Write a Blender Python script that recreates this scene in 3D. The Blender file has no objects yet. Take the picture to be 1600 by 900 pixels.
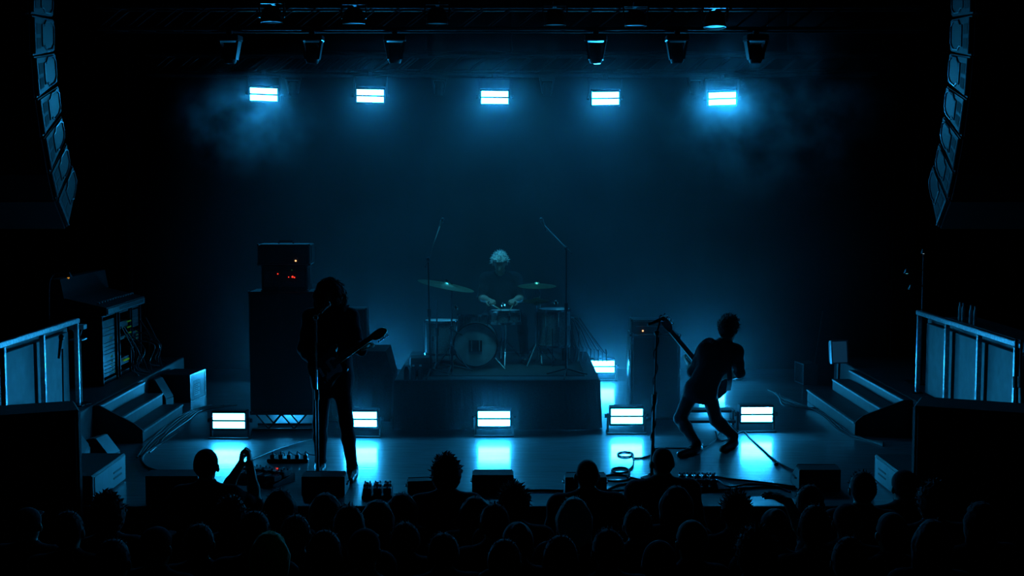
import bpy, bmesh, math, random
import numpy as np
from mathutils import Vector, Matrix

# ------------------------------------------------------------------ camera, world, exposure
SC = bpy.context.scene
COL = SC.collection
F, CX, CY, HZ, CAMZ = 2000.0, 800.0, 450.0, 285.0, 2.7
PITCH = math.atan((CY - HZ) / F)
cam_d = bpy.data.cameras.new('camera')
cam_d.sensor_width = 36.0
cam_d.lens = 36.0 * F / 1600.0
cam_d.clip_start = 0.1
cam_d.clip_end = 200
cam = bpy.data.objects.new('camera', cam_d)
COL.objects.link(cam)
cam.location = (0, 0, CAMZ)
cam.rotation_euler = (math.pi / 2 - PITCH, 0, 0)
SC.camera = cam

w = bpy.data.worlds.new('world')
SC.world = w
w.use_nodes = True
w.node_tree.nodes['Background'].inputs[0].default_value = (0.1, 0.45, 1.0, 1)
w.node_tree.nodes['Background'].inputs[1].default_value = 0.0004

SC.view_settings.view_transform = 'Standard'
SC.view_settings.look = 'None'
SC.view_settings.gamma = 1.0
SC.view_settings.use_curve_mapping = False
SC.view_settings.exposure = 0.0
SC.cycles.max_bounces = 6
SC.cycles.diffuse_bounces = 2
SC.cycles.glossy_bounces = 3
SC.cycles.transmission_bounces = 2
SC.cycles.volume_bounces = 1
SC.cycles.transparent_max_bounces = 4
SC.cycles.sample_clamp_indirect = 3.0
SC.cycles.use_denoising = True
SC.cycles.denoising_input_passes = 'RGB_ALBEDO_NORMAL'
SC.cycles.volume_step_rate = 2.5
SC.cycles.volume_max_steps = 128

LAMP = 130.0             # radiance of the strobe panels
LAMP_COL = (0.02, 0.42, 1.0)
HAZE = 0.038

def ray(px, py):
    x, y = (px - CX) / F, (CY - py) / F
    c, s = math.cos(PITCH), math.sin(PITCH)
    return Vector((x, c + y * s, -s + y * c))

def P(px, py, Y):
    d = ray(px, py)
    t = Y / d.y
    return Vector((d.x * t, Y, CAMZ + d.z * t))

def G(px, py, z=0.0):
    d = ray(px, py)
    t = (z - CAMZ) / d.z
    return Vector((d.x * t, d.y * t, z))

V = Vector
rnd = random.Random(7)

# ------------------------------------------------------------------ materials (all procedural)
MATS = {}
def mat(name, col, rough=0.6, metal=0.0, var=0.25, scale=12.0, bump=0.1, spec=0.5, stretch=None, sheen=0.0):
    if name in MATS:
        return MATS[name]
    m = bpy.data.materials.new(name)
    m.use_nodes = True
    nt = m.node_tree
    b = nt.nodes['Principled BSDF']
    tc = nt.nodes.new('ShaderNodeTexCoord')
    nz = nt.nodes.new('ShaderNodeTexNoise')
    nz.inputs['Scale'].default_value = scale
    nz.inputs['Detail'].default_value = 4
    src = tc.outputs['Object']
    if stretch:
        mp = nt.nodes.new('ShaderNodeMapping')
        mp.inputs['Scale'].default_value = stretch
        nt.links.new(src, mp.inputs['Vector'])
        src = mp.outputs['Vector']
    nt.links.new(src, nz.inputs['Vector'])
    cr = nt.nodes.new('ShaderNodeValToRGB')
    cr.color_ramp.elements[0].position = 0.3
    cr.color_ramp.elements[1].position = 0.75
    cr.color_ramp.elements[0].color = tuple(max(0, c * (1 - var)) for c in col) + (1,)
    cr.color_ramp.elements[1].color = tuple(min(1, c * (1 + var)) for c in col) + (1,)
    nt.links.new(nz.outputs['Fac'], cr.inputs['Fac'])
    nt.links.new(cr.outputs['Color'], b.inputs['Base Color'])
    b.inputs['Roughness'].default_value = rough
    b.inputs['Metallic'].default_value = metal
    b.inputs['Specular IOR Level'].default_value = spec
    if sheen:
        b.inputs['Sheen Weight'].default_value = sheen
    if bump:
        bp = nt.nodes.new('ShaderNodeBump')
        bp.inputs['Strength'].default_value = bump
        bp.inputs['Distance'].default_value = 0.01
        nt.links.new(nz.outputs['Fac'], bp.inputs['Height'])
        nt.links.new(bp.outputs['Normal'], b.inputs['Normal'])
    MATS[name] = m
    return m

def emis(name, col, strength):
    if name in MATS:
        return MATS[name]
    m = bpy.data.materials.new(name)
    m.use_nodes = True
    nt = m.node_tree
    nt.nodes.remove(nt.nodes['Principled BSDF'])
    e = nt.nodes.new('ShaderNodeEmission')
    e.inputs[0].default_value = tuple(col) + (1,)
    e.inputs[1].default_value = strength
    nt.links.new(e.outputs[0], nt.nodes['Material Output'].inputs['Surface'])
    MATS[name] = m
    return m

M = dict(
    floor=mat('stage_vinyl', (0.085, 0.088, 0.092), 0.42, 0, 0.45, 3.0, 0.4, 0.55, (1.3, 7, 1)),
    pit=mat('hall_floor', (0.02, 0.02, 0.02), 0.6, 0, 0.3, 4.0),
    wall=mat('black_wall', (0.012, 0.012, 0.013), 0.85, 0, 0.3, 3.0),
    velvet=mat('black_velvet', (0.005, 0.005, 0.006), 0.95, 0, 0.3, 6.0, 0.2, 0.1),
    facade=mat('stage_facade', (0.02, 0.02, 0.022), 0.6, 0, 0.3, 5.0),
    deck=mat('deck_black', (0.05, 0.05, 0.052), 0.45, 0, 0.3, 9.0, 0.2),
    nosing=mat('step_nosing', (0.35, 0.36, 0.37), 0.35, 0.6, 0.3, 14.0),
    alu=mat('scuffed_aluminium', (0.45, 0.46, 0.47), 0.32, 0.9, 0.35, 30.0, 0.3),
    panel=mat('pale_grey_panel', (0.17, 0.19, 0.195), 0.6, 0, 0.18, 7.0, 0.1),
    black=mat('black_paint', (0.014, 0.014, 0.015), 0.5, 0, 0.3, 20.0),
    tolex=mat('black_tolex', (0.013, 0.013, 0.014), 0.55, 0, 0.3, 120.0, 0.4),
    grille=mat('grille_cloth', (0.018, 0.018, 0.02), 0.8, 0, 0.4, 200.0, 0.4),
    rubber=mat('rubber', (0.012, 0.012, 0.012), 0.6, 0, 0.2, 40.0),
    cable=mat('cable_black', (0.008, 0.008, 0.009), 0.7, 0, 0.2, 40.0, 0.1, 0.15),
    cableg=mat('cable_grey', (0.05, 0.05, 0.05), 0.35, 0, 0.2, 40.0),
    chrome=mat('chrome', (0.6, 0.6, 0.62), 0.12, 1.0, 0.1, 20.0, 0.02),
    dmetal=mat('dark_metal', (0.06, 0.06, 0.065), 0.35, 0.8, 0.2, 30.0),
    bronze=mat('cymbal_bronze', (0.45, 0.36, 0.18), 0.28, 1.0, 0.2, 40.0, 0.08),
    shell=mat('drum_shell_silver', (0.16, 0.17, 0.18), 0.3, 0.3, 0.35, 50.0, 0.1),
    drumhead=mat('drum_head', (0.50, 0.51, 0.52), 0.5, 0, 0.45, 5.0, 0.05),
    print_=mat('head_print', (0.012, 0.012, 0.012), 0.5, 0, 0.2, 20.0, 0.0),
    wood=mat('dark_wood', (0.05, 0.03, 0.02), 0.4, 0, 0.3, 20.0),
    gtr=mat('guitar_black', (0.012, 0.012, 0.014), 0.2, 0, 0.1, 10.0, 0.0),
    maple=mat('maple_neck', (0.35, 0.24, 0.12), 0.35, 0, 0.15, 20.0),
    white=mat('white_plastic', (0.55, 0.56, 0.56), 0.4, 0, 0.1, 20.0),
    paper=mat('paper_label', (0.6, 0.6, 0.58), 0.7, 0, 0.15, 60.0),
    gear=mat('rack_gear', (0.055, 0.055, 0.058), 0.4, 0.3, 0.3, 25.0),
    geargap=mat('rack_gap', (0.008, 0.008, 0.008), 0.7, 0, 0.2, 25.0),
    skin=mat('skin', (0.30, 0.18, 0.13), 0.55, 0, 0.12, 25.0, 0.05, 0.3),
    cloth_k=mat('cloth_black', (0.010, 0.010, 0.012), 0.9, 0, 0.3, 60.0, 0.4, 0.2),
    cloth_n=mat('cloth_navy', (0.012, 0.014, 0.022), 0.9, 0, 0.3, 60.0, 0.4, 0.2),
    cloth_g=mat('cloth_grey', (0.03, 0.03, 0.03), 0.9, 0, 0.3, 60.0, 0.4, 0.2),
    denim=mat('denim_dark', (0.010, 0.011, 0.016), 0.85, 0, 0.3, 90.0, 0.4, 0.2),
    leather=mat('boot_leather', (0.012, 0.011, 0.010), 0.35, 0, 0.3, 30.0, 0.2),
    hair_d=mat('hair_dark', (0.014, 0.010, 0.008), 0.7, 0, 0.3, 60.0, 0.4, 0.12, sheen=0.25),
    hair_b=mat('hair_brown', (0.03, 0.018, 0.010), 0.7, 0, 0.3, 60.0, 0.4, 0.12, sheen=0.3),
    hair_l=mat('hair_blond', (0.52, 0.45, 0.32), 0.6, 0, 0.3, 60.0, 0.4, 0.4, sheen=1.0),
    hair_w=mat('hair_bleached', (0.62, 0.60, 0.54), 0.55, 0, 0.25, 60.0, 0.5, sheen=0.5),
    hair_y=mat('hair_lime', (0.30, 0.55, 0.02), 0.7, 0, 0.3, 60.0, 0.4, 0.12, sheen=0.6),
    cap=mat('cap_cloth', (0.02, 0.02, 0.022), 0.9, 0, 0.2, 60.0, 0.3, 0.2),
    led=emis('strobe_panel', LAMP_COL, LAMP),
    red=emis('led_red', (1.0, 0.04, 0.02), 1.6),
    orange=emis('led_orange', (1.0, 0.45, 0.18), 2.0),
    amber=emis('led_amber', (1.0, 0.42, 0.05), 0.5),
    green=emis('led_green', (0.12, 0.8, 0.15), 0.07),
    lime=emis('led_lime', (0.25, 1.0, 0.05), 0.12),
    cyan=emis('led_cyan', (0.15, 0.8, 1.0), 0.9),
    pale=emis('led_pale', (0.7, 0.9, 1.0), 0.5),
    screen=emis('screen_dim', (0.03, 0.22, 0.5), 0.10),
    lens=mat('lens_glass', (0.05, 0.06, 0.07), 0.08, 0, 0.1, 5.0, 0.0, 0.8),
)

fb = M['floor'].node_tree.nodes['Principled BSDF']        # polished top layer of the vinyl
fb.inputs['Coat Weight'].default_value = 0.75
fb.inputs['Coat Roughness'].default_value = 0.115
nt_ = M['floor'].node_tree
bp_ = nt_.nodes.new('ShaderNodeBump')
bp_.inputs['Strength'].default_value = 0.30
bp_.inputs['Distance'].default_value = 0.004
nt_.links.new(nt_.nodes['Noise Texture'].outputs['Fac'], bp_.inputs['Height'])
nt_.links.new(bp_.outputs['Normal'], fb.inputs['Coat Normal'])

# ------------------------------------------------------------------ mesh helpers
class MB:
    def __init__(s):
        s.bm = bmesh.new()
    def _xf(s, verts, mtx):
        for v in verts:
            v.co = mtx @ v.co
    def box(s, lo, hi, bev=0.0, mtx=None):
        lo, hi = V(lo), V(hi)
        r = bmesh.ops.create_cube(s.bm, size=1.0)
        vs = r['verts']
        for v in vs:
            v.co = V(((v.co.x + .5) * (hi.x - lo.x) + lo.x, (v.co.y + .5) * (hi.y - lo.y) + lo.y, (v.co.z + .5) * (hi.z - lo.z) + lo.z))
        if bev:
            es = list({e for v in vs for e in v.link_edges})
            r = bmesh.ops.bevel(s.bm, geom=es, offset=bev, segments=1, affect='EDGES')
            vs = list({v for f in r['faces'] for v in f.verts} | {v for v in vs if v.is_valid})
        if mtx is not None:
            s._xf(vs, mtx)
        return s
    def hexa(s, pts):
        """8 points: bottom ring of 4, top ring of 4"""
        vs = [s.bm.verts.new(p) for p in pts]
        for q in ((3, 2, 1, 0), (4, 5, 6, 7), (0, 1, 5, 4), (1, 2, 6, 5), (2, 3, 7, 6), (3, 0, 4, 7)):
            s.bm.faces.new([vs[i] for i in q])
        return s
    def cone(s, a, b, ra, rb, n=12, caps=True):
        a, b = V(a), V(b)
        d = (b - a).normalized()
        u = d.orthogonal().normalized()
        v = d.cross(u)
        A = [s.bm.verts.new(a + (u * math.cos(t) + v * math.sin(t)) * ra) for t in (2 * math.pi * i / n for i in range(n))]
        B = [s.bm.verts.new(b + (u * math.cos(t) + v * math.sin(t)) * rb) for t in (2 * math.pi * i / n for i in range(n))]
        for i in range(n):
            s.bm.faces.new((A[i], A[(i + 1) % n], B[(i + 1) % n], B[i]))
        if caps:
            s.bm.faces.new(A[::-1]); s.bm.faces.new(B)
        return s
    def cyl(s, a, b, r, n=12):
        return s.cone(a, b, r, r, n)
    def tube(s, pts, r, n=6, closed=False):
        pts = [V(p) for p in pts]
        rings = []
        prev = None
        for i, p in enumerate(pts):
            if closed:
                d = pts[(i + 1) % len(pts)] - pts[i - 1]
            else:
                d = pts[min(i + 1, len(pts) - 1)] - pts[max(i - 1, 0)]
            if d.length < 1e-9:
                d = V((0, 0, 1))
            d.normalize()
            if prev is None:
                u = d.orthogonal().normalized()
            else:
                u = prev - d * prev.dot(d)
                u = u.normalized() if u.length > 1e-6 else d.orthogonal().normalized()
            prev = u
            v = d.cross(u)
            rr = r[i] if isinstance(r, (list, tuple)) else r
            rings.append([s.bm.verts.new(p + (u * math.cos(t) + v * math.sin(t)) * rr) for t in (2 * math.pi * k / n for k in range(n))])
        m = len(rings)
        for i in range(m if closed else m - 1):
            A, B = rings[i], rings[(i + 1) % m]
            for k in range(n):
                s.bm.faces.new((A[k], A[(k + 1) % n], B[(k + 1) % n], B[k]))
        if not closed:
            s.bm.faces.new(rings[0][::-1]); s.bm.faces.new(rings[-1])
        return s
    def lathe(s, prof, n=24, mtx=None):
        """profile of (radius, height), revolved about z"""
        rings = []
        new = []
        for r, z in prof:
            if r < 1e-6:
                v = s.bm.verts.new((0, 0, z)); new.append(v); rings.append([v])
            else:
                ring = [s.bm.verts.new((r * math.cos(t), r * math.sin(t), z)) for t in (2 * math.pi * k / n for k in range(n))]
                new += ring; rings.append(ring)
        for A, B in zip(rings, rings[1:]):
            for k in range(n):
                k2 = (k + 1) % n
                if len(A) == 1 and len(B) == 1:
                    continue
                if len(A) == 1:
                    s.bm.faces.new((A[0], B[k2], B[k]))
                elif len(B) == 1:
                    s.bm.faces.new((A[k], A[k2], B[0]))
                else:
                    s.bm.faces.new((A[k], A[k2], B[k2], B[k]))
        if mtx is not None:
            s._xf(new, mtx)
        return s
    def prism(s, outline, lo, hi, mtx=None, bev=0.0):
        """outline of (x, y) points, extruded along z from lo to hi"""
        A = [s.bm.verts.new((x, y, lo)) for x, y in outline]
        B = [s.bm.verts.new((x, y, hi)) for x, y in outline]
        n = len(A)
        fs = [s.bm.faces.new(A[::-1]), s.bm.faces.new(B)]
        for i in range(n):
            fs.append(s.bm.faces.new((A[i], A[(i + 1) % n], B[(i + 1) % n], B[i])))
        vs = A + B
        if bev:
            es = list(set(fs[0].edges) | set(fs[1].edges))
            r = bmesh.ops.bevel(s.bm, geom=es, offset=bev, segments=2, affect='EDGES')
            vs = list({v for v in vs if v.is_valid} | set(r['verts']))
        if mtx is not None:
            s._xf(vs, mtx)
        return s
    def ball(s, c, r, n=10, mtx=None):
        rr = V((r, r, r)) if not hasattr(r, '__len__') else V(r)
        res = bmesh.ops.create_uvsphere(s.bm, u_segments=n, v_segments=max(4, n // 2), radius=1.0)
        for v in res['verts']:
            v.co = V((v.co.x * rr.x, v.co.y * rr.y, v.co.z * rr.z))
        if mtx is not None:
            s._xf(res['verts'], mtx)
        for v in res['verts']:
            v.co += V(c)
        return s

MTX = {}     # world matrices of the roots, so that parts can be given in world coordinates
def link_mesh(name, me, parent=None):
    o = bpy.data.objects.new(name, me)
    COL.objects.link(o)
    if parent is not None:
        o.parent = parent
    return o

def obj(name, mb, material, parent=None, smooth=False):
    bmesh.ops.recalc_face_normals(mb.bm, faces=mb.bm.faces)
    me = bpy.data.meshes.new(name)
    off = Matrix.Identity(4)
    if parent is not None:
        off = MTX[parent.name].inverted()
        wm = MTX[parent.name]
    else:
        co = [v.co for v in mb.bm.verts]
        c = V(((min(p.x for p in co) + max(p.x for p in co)) / 2, (min(p.y for p in co) + max(p.y for p in co)) / 2, min(p.z for p in co)))
        off = Matrix.Translation(-c)
    for v in mb.bm.verts:
        v.co = off @ v.co
    mb.bm.to_mesh(me)
    mb.bm.free()
    me.materials.append(material)
    if smooth:
        me.polygons.foreach_set('use_smooth', [True] * len(me.polygons))
        try:
            me.set_sharp_from_angle(angle=math.radians(40))
        except Exception:
            pass
    o = link_mesh(name, me, parent)
    if parent is None:
        o.location = c
        MTX[o.name] = Matrix.Translation(c)
    else:
        MTX[o.name] = wm.copy()
    return o

def tag(o, label, cat, group=None, kind=None):
    if label: o['label'] = label
    if cat: o['category'] = cat
    if group: o['group'] = group
    if kind: o['kind'] = kind
    return o

def thing(name, label, cat, loc=(0, 0, 0), group=None, mtx=None):
    o = bpy.data.objects.new(name, None)
    o.empty_display_size = 0.1
    COL.objects.link(o)
    m = Matrix.Translation(V(loc)) if mtx is None else mtx
    o.matrix_world = m
    MTX[o.name] = m.copy()
    return tag(o, label, cat, group)

def struct(name, mb, material, parent=None, smooth=False):
    o = obj(name, mb, material, parent, smooth)
    if parent is None:
        o['kind'] = 'structure'
    return o

def copy_tree(o, parent=None):
    c = o.copy()
    COL.objects.link(c)
    c.parent = parent
    for ch in list(o.children):
        copy_tree(ch, c)
    return c

def put(root, mtx, label=None, group=None):
    """a copy of a thing with its parts and sub-parts"""
    c = copy_tree(root)
    c.matrix_world = mtx
    MTX[c.name] = mtx.copy()
    if label: c['label'] = label
    if group: c['group'] = group
    return c

def catmull(pts, n=6):
    pts = [V(p) for p in pts]
    out = []
    for i in range(len(pts) - 1):
        p0 = pts[max(i - 1, 0)]; p1 = pts[i]; p2 = pts[i + 1]; p3 = pts[min(i + 2, len(pts) - 1)]
        for k in range(n):
            t = k / n
            out.append(0.5 * ((2 * p1) + (p2 - p0) * t + (2 * p0 - 5 * p1 + 4 * p2 - p3) * t * t + (3 * p1 - p0 - 3 * p2 + p3) * t ** 3))
    out.append(pts[-1])
    return out

def frame(x, z, o):
    """matrix whose local x axis is x and whose local z axis is near z"""
    x = V(x).normalized(); z = V(z)
    y = z.cross(x).normalized(); z = x.cross(y)
    m = Matrix((x, y, z)).transposed().to_4x4()
    m.translation = V(o)
    return m
RX = lambda a: Matrix.Rotation(a, 4, 'X')
RY = lambda a: Matrix.Rotation(a, 4, 'Y')
RZ = lambda a: Matrix.Rotation(a, 4, 'Z')
TR = lambda *a: Matrix.Translation(V(a[0] if len(a) == 1 else a))

# ------------------------------------------------------------------ the hall
EDGE = G(800, 790).y                     # front edge of the stage
HALL = -1.0                              # hall floor
struct('floor', MB().box((-8, EDGE, -0.16), (8, 22.5, 0.0)), M['floor'])
struct('floor_hall', MB().box((-8, -1.5, HALL - 0.1), (8, EDGE + 0.1, HALL)), M['pit'])
struct('wall_stage_front', MB().box((-8, EDGE + 0.06, HALL), (8, EDGE + 0.14, -0.16)), M['facade'])
struct('trim_1', MB().box((-8, EDGE - 0.03, -0.07), (8, EDGE, 0.0), 0.008), M['facade'])
struct('wall_back', MB().box((-8, 22.5, HALL), (8, 22.7, 8.0)), M['wall'])
struct('wall_left', MB().box((-8.2, -1.5, HALL), (-8, 22.7, 8.0)), M['wall'])
struct('wall_right', MB().box((8, -1.5, HALL), (8.2, 22.7, 8.0)), M['wall'])
struct('ceiling', MB().box((-8.2, -1.5, 8.0), (8.2, 22.7, 8.2)), M['wall'])

def curtain(name, x0, x1, y, z0, z1, label, folds, wave=0.07):
    mb = MB()
    n = folds * 8
    rows = []
    r = random.Random(int(abs(x0) * 100 + y))
    ph = [r.uniform(0, 6.28) for _ in range(3)]
    for z, amp in ((z0, 1.2), (z0 + (z1 - z0) * .5, 1.0), (z1, 0.8)):
        row = []
        for i in range(n + 1):
            t = i / n
            dy = wave * amp * (math.sin(t * folds * 6.283 + ph[0]) + 0.4 * math.sin(t * folds * 2.2 * 6.283 + ph[1]) + 0.5 * math.sin(t * 9 + ph[2]))
            row.append((mb.bm.verts.new((x0 + (x1 - x0) * t, y + dy, z)), mb.bm.verts.new((x0 + (x1 - x0) * t, y + dy + 0.015, z))))
        rows.append(row)
    for A, B in zip(rows, rows[1:]):
        for i in range(n):
            mb.bm.faces.new((A[i][0], A[i + 1][0], B[i + 1][0], B[i][0]))
            mb.bm.faces.new((A[i][1], B[i][1], B[i + 1][1], A[i + 1][1]))
    for row in (rows[0], rows[-1]):
        for i in range(n):
            mb.bm.faces.new((row[i][0], row[i][1], row[i + 1][1], row[i + 1][0]))
    for e in (0, n):
        for A, B in zip(rows, rows[1:]):
            mb.bm.faces.new((A[e][0], B[e][0], B[e][1], A[e][1]))
    return tag(obj(name, mb, M['velvet'], None, True), label, 'curtain')
curtain('backdrop_curtain', -7.6, 7.6, 18.4, 0.0, 7.9, 'black velvet backdrop curtain hanging across the back of the stage', 16, 0.012)
for s, nm in ((-1, 'left'), (1, 'right')):
    for k, (y, x) in enumerate(((16.9, 5.0), (18.1, 5.2))):
        curtain('side_curtain', min(s * x, s * 7.9), max(s * x, s * 7.9), y, 0.0, 7.9,
                'black masking curtain at the %s side of the stage, %s of the two' % (nm, ('front', 'rear')[k]), 9)

# wing platforms and the steps that lead up to them
PZ = 0.40
struct('platform_left', MB().box((-7.9, 11.3, 0.0), (-4.34, 16.8, PZ), 0.01), M['deck'])
struct('platform_right', MB().box((4.26, 11.3, 0.0), (7.9, 16.8, PZ), 0.01), M['deck'])
def steps(sgn, xs, zs, y0, y1, label):
    t = thing('stage_steps', label, 'steps', (sgn * xs[0], (y0 + y1) / 2, 0))
    for i in range(3):
        x0 = xs[i]; x1 = xs[i + 1]
        a, b = sorted((sgn * x0, sgn * x1))
        st = obj('step', MB().box((a, y0, 0.0), (b, y1, zs[i] - 0.012), 0.004), M['deck'], t)
        obj('tread', MB().box((a, y0, zs[i] - 0.012), (b, y1, zs[i]), 0.003), M['deck'], st)
        c, d = sorted((sgn * (x0 - 0.012), sgn * (x0 + 0.022)))
        obj('nosing', MB().box((c, y0, zs[i] - 0.02), (d, y1, zs[i] + 0.004), 0.003), M['nosing'], st)
    obj('end_panel', MB().prism([(sgn * (xs[0] - 0.005), 0), (sgn * (xs[0] - 0.005), zs[0] + 0.01), (sgn * (xs[0] + 0.08), zs[0] + 0.08),
        (sgn * (xs[2]), zs[2] + 0.01), (sgn * xs[3], zs[2] + 0.01), (sgn * xs[3], 0)], y0 - 0.03, y0 - 0.005,
        Matrix(((1, 0, 0, 0), (0, 0, 1, 0), (0, 1, 0, 0), (0, 0, 0, 1)))), M['black'], t)
steps(1, (3.66, 3.97, 4.18, 4.255), (0.145, 0.275, 0.385), 13.5, 15.7, 'three dark steps with pale nosings beside the grey panel railing at the right')
steps(-1, (3.84, 4.07, 4.28, 4.335), (0.125, 0.255, 0.385), 13.15, 14.75, 'three dark steps with pale nosings below the equipment rack at the left')

def railing(sgn, X, ys, ztop, label):
    t = thing('panel_railing', label, 'railing', (sgn * X, sum(ys) / len(ys), PZ))
    for y in ys:
        p = obj('post', MB().box((sgn * X - 0.022, y - 0.022, PZ), (sgn * X + 0.022, y + 0.022, ztop - 0.05), 0.005), M['alu'], t)
        obj('foot_plate', MB().box((sgn * X - 0.05, y - 0.04, PZ), (sgn * X + 0.05, y + 0.04, PZ + 0.012), 0.002), M['dmetal'], p)
    obj('top_rail', MB().box((sgn * X - 0.032, min(ys) - 0.3, ztop - 0.05), (sgn * X + 0.032, max(ys) + 0.03, ztop), 0.008), M['alu'], t)
    obj('shadow_backing', MB().box((min(sgn * (X + 0.10), sgn * (X + 0.12)), min(ys) - 0.3, PZ), (max(sgn * (X + 0.10), sgn * (X + 0.12)), max(ys) + 0.02, ztop - 0.03)), M['black'], t)  # black sheet whose bare strips stand in for the post and rail shadows
    for a, b in zip(ys, ys[1:]):
        lo, hi = sorted((a, b))
        obj('panel', MB().box((min(sgn * (X + 0.055), sgn * (X + 0.10)), lo + 0.0, PZ + 0.02), (max(sgn * (X + 0.055), sgn * (X + 0.10)), hi - 0.085, ztop - 0.13), 0.004), M['panel'], t)  # cut short at far post and top rail, so painted shadow strips show
railing(1, 4.44, (13.88, 12.98, 12.08, 11.18), 1.31, 'grey panel railing with metal posts on the right wing platform')
railing(-1, 4.47, (13.05, 12.10, 11.15), 1.31, 'grey panel railing with metal posts on the left wing platform')

# ------------------------------------------------------------------ strobe lamps
def strobe(hung=False, name='floor_strobe'):
    t = thing(name, 'strobe lamp', 'stage light')
    h = obj('housing', MB().box((-0.185, -0.05, 0.09), (0.185, 0.075, 0.30), 0.008), M['black'], t)
    obj('cooling_fins', MB().box((-0.15, 0.075, 0.12), (0.15, 0.10, 0.27), 0.004), M['dmetal'], h)
    obj('bezel', MB().box((-0.178, -0.056, 0.188), (0.178, -0.05, 0.206)).box((-0.178, -0.056, 0.273), (0.178, -0.05, 0.285)).box((-0.178, -0.056, 0.106), (0.178, -0.05, 0.118)), M['black'], h)
    for z in (0.115, 0.206):
        obj('light_panel', MB().box((-0.167, -0.054, z), (0.167, -0.0505, z + 0.069)), M['led'], t)
    for s in (-1, 1):
        if hung:
            y = MB().box((s * 0.20 - 0.012, -0.025, 0.17), (s * 0.20 + 0.012, 0.025, 0.44), 0.003)
        else:
            y = MB().box((s * 0.20 - 0.012, -0.025, 0.0), (s * 0.20 + 0.012, 0.025, 0.22), 0.003)
        a = obj('yoke_arm', y, M['black'], t)
        obj('tilt_knob', MB().cyl((s * 0.212, 0, 0.19), (s * 0.235, 0, 0.19), 0.022, 10), M['rubber'], a)
    if hung:
        obj('yoke_bar', MB().box((-0.212, -0.025, 0.42), (0.212, 0.025, 0.44), 0.003), M['black'], t)
        obj('clamp', MB().box((-0.03, -0.03, 0.44), (0.03, 0.03, 0.50), 0.006), M['dmetal'], t)
    else:
        obj('base', MB().box((-0.212, -0.085, 0.0), (0.212, 0.11, 0.022), 0.004), M['black'], t)
    return t
floor_l = strobe()
hung_l = strobe(True, 'hanging_strobe')
words = ('far left', 'behind the guitarist', 'in front of the drum riser', 'left of the bass cabinet', 'far right')
pos5 = ((360, 684.5), (565, 682), (772, 681), (978.5, 677), (1180.5, 674))
for i, (px, py) in enumerate(pos5):
    o = floor_l if i == 0 else copy_tree(floor_l)
    o.matrix_world = TR(G(px, py)) @ RZ(math.radians((-2, -1, 0, 0.5, 2)[i]))
    MTX[o.name] = o.matrix_world.copy()
    o['label'] = ('strobe lamp with two lit panels on the stage floor at the far left', 'strobe lamp half hidden behind the standing guitarist, on the stage floor',
                  'strobe lamp with two lit panels standing in front of the drum riser', 'strobe lamp with two lit panels at the foot of the bass cabinet',
                  'strobe lamp with two lit panels on the stage floor at the far right')[i]
    o['group'] = 'strobe lamps in the front floor row'
for px, py, lab in ((940, 594, 'strobe lamp at the back of the stage just right of the drum riser'),
                    (452, 594, 'strobe lamp at the back of the stage hidden behind the tall amplifier stack'),
                    (588, 594, 'strobe lamp at the back of the stage behind the draped case'),
                    (1112, 594, 'strobe lamp at the back of the stage behind the bassist')):
    o = put(floor_l, TR(G(px, py)), lab, 'strobe lamps in the back floor row')
LY = 16.3
for i, (px, py, roll, yaw) in enumerate(((412, 147.5, 2.0, 4), (578.5, 149.7, 1.2, 2), (773, 152.2, 0.6, 0), (946, 153.6, -0.6, -2), (1128.5, 154, -1.6, -4))):
    o = hung_l if i == 0 else copy_tree(hung_l)
    c = P(px, py, LY)
    m = TR(c) @ RZ(math.radians(yaw)) @ RY(math.radians(roll)) @ RX(math.radians(12)) @ TR(0, 0.05, -0.1955)
    o.matrix_world = m
    MTX[o.name] = m.copy()
    o['label'] = '%s of the five strobe lamps hanging from the lighting truss' % ('leftmost', 'second from the left', 'middle one', 'second from the right', 'rightmost')[i]
    o['group'] = 'strobe lamps hanging from the truss'

# ------------------------------------------------------------------ trusses with hanging lights
def truss(x0, x1, y, z, label, h=0.24):
    t = thing('lighting_truss', label, 'truss', ((x0 + x1) / 2, y, z))
    c = [(y - h / 2, z), (y + h / 2, z), (y - h / 2, z + h), (y + h / 2, z + h)]
    for a in c:
        obj('chord', MB().cyl((x0, a[0], a[1]), (x1, a[0], a[1]), 0.022, 8), M['dmetal'], t)
    mb = MB()
    n = int((x1 - x0) / 0.3)
    for i in range(n):
        a = x0 + (x1 - x0) * i / n; b = x0 + (x1 - x0) * (i + 1) / n
        for p, q in ((0, 1), (2, 3), (0, 2), (1, 3)):
            mb.cyl((a, *c[p]), (b, *c[q]), 0.009, 5)
    br = obj('bracing', mb, M['dmetal'], t)
    br['kind'] = 'stuff'
    for k in (0.12, 0.5, 0.88):
        xx = x0 + (x1 - x0) * k
        obj('hoist_chain', MB().cyl((xx, y, z + h), (xx, y, 7.95), 0.010, 6), M['dmetal'], t)
    return z
tz1 = P(800, 47, 14.5).z
truss(-4.6, 4.6, 14.5, tz1, 'front lighting truss running across above the stage')
tz2 = P(800, 117, 16.42).z
truss(-4.6, 4.6, 16.42, tz2, 'middle lighting truss that carries the five strobe lamps')
tz3 = P(800, 112, 17.75).z
truss(-4.6, 4.6, 17.75, tz3, 'rear lighting truss running across above the backdrop')

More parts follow.
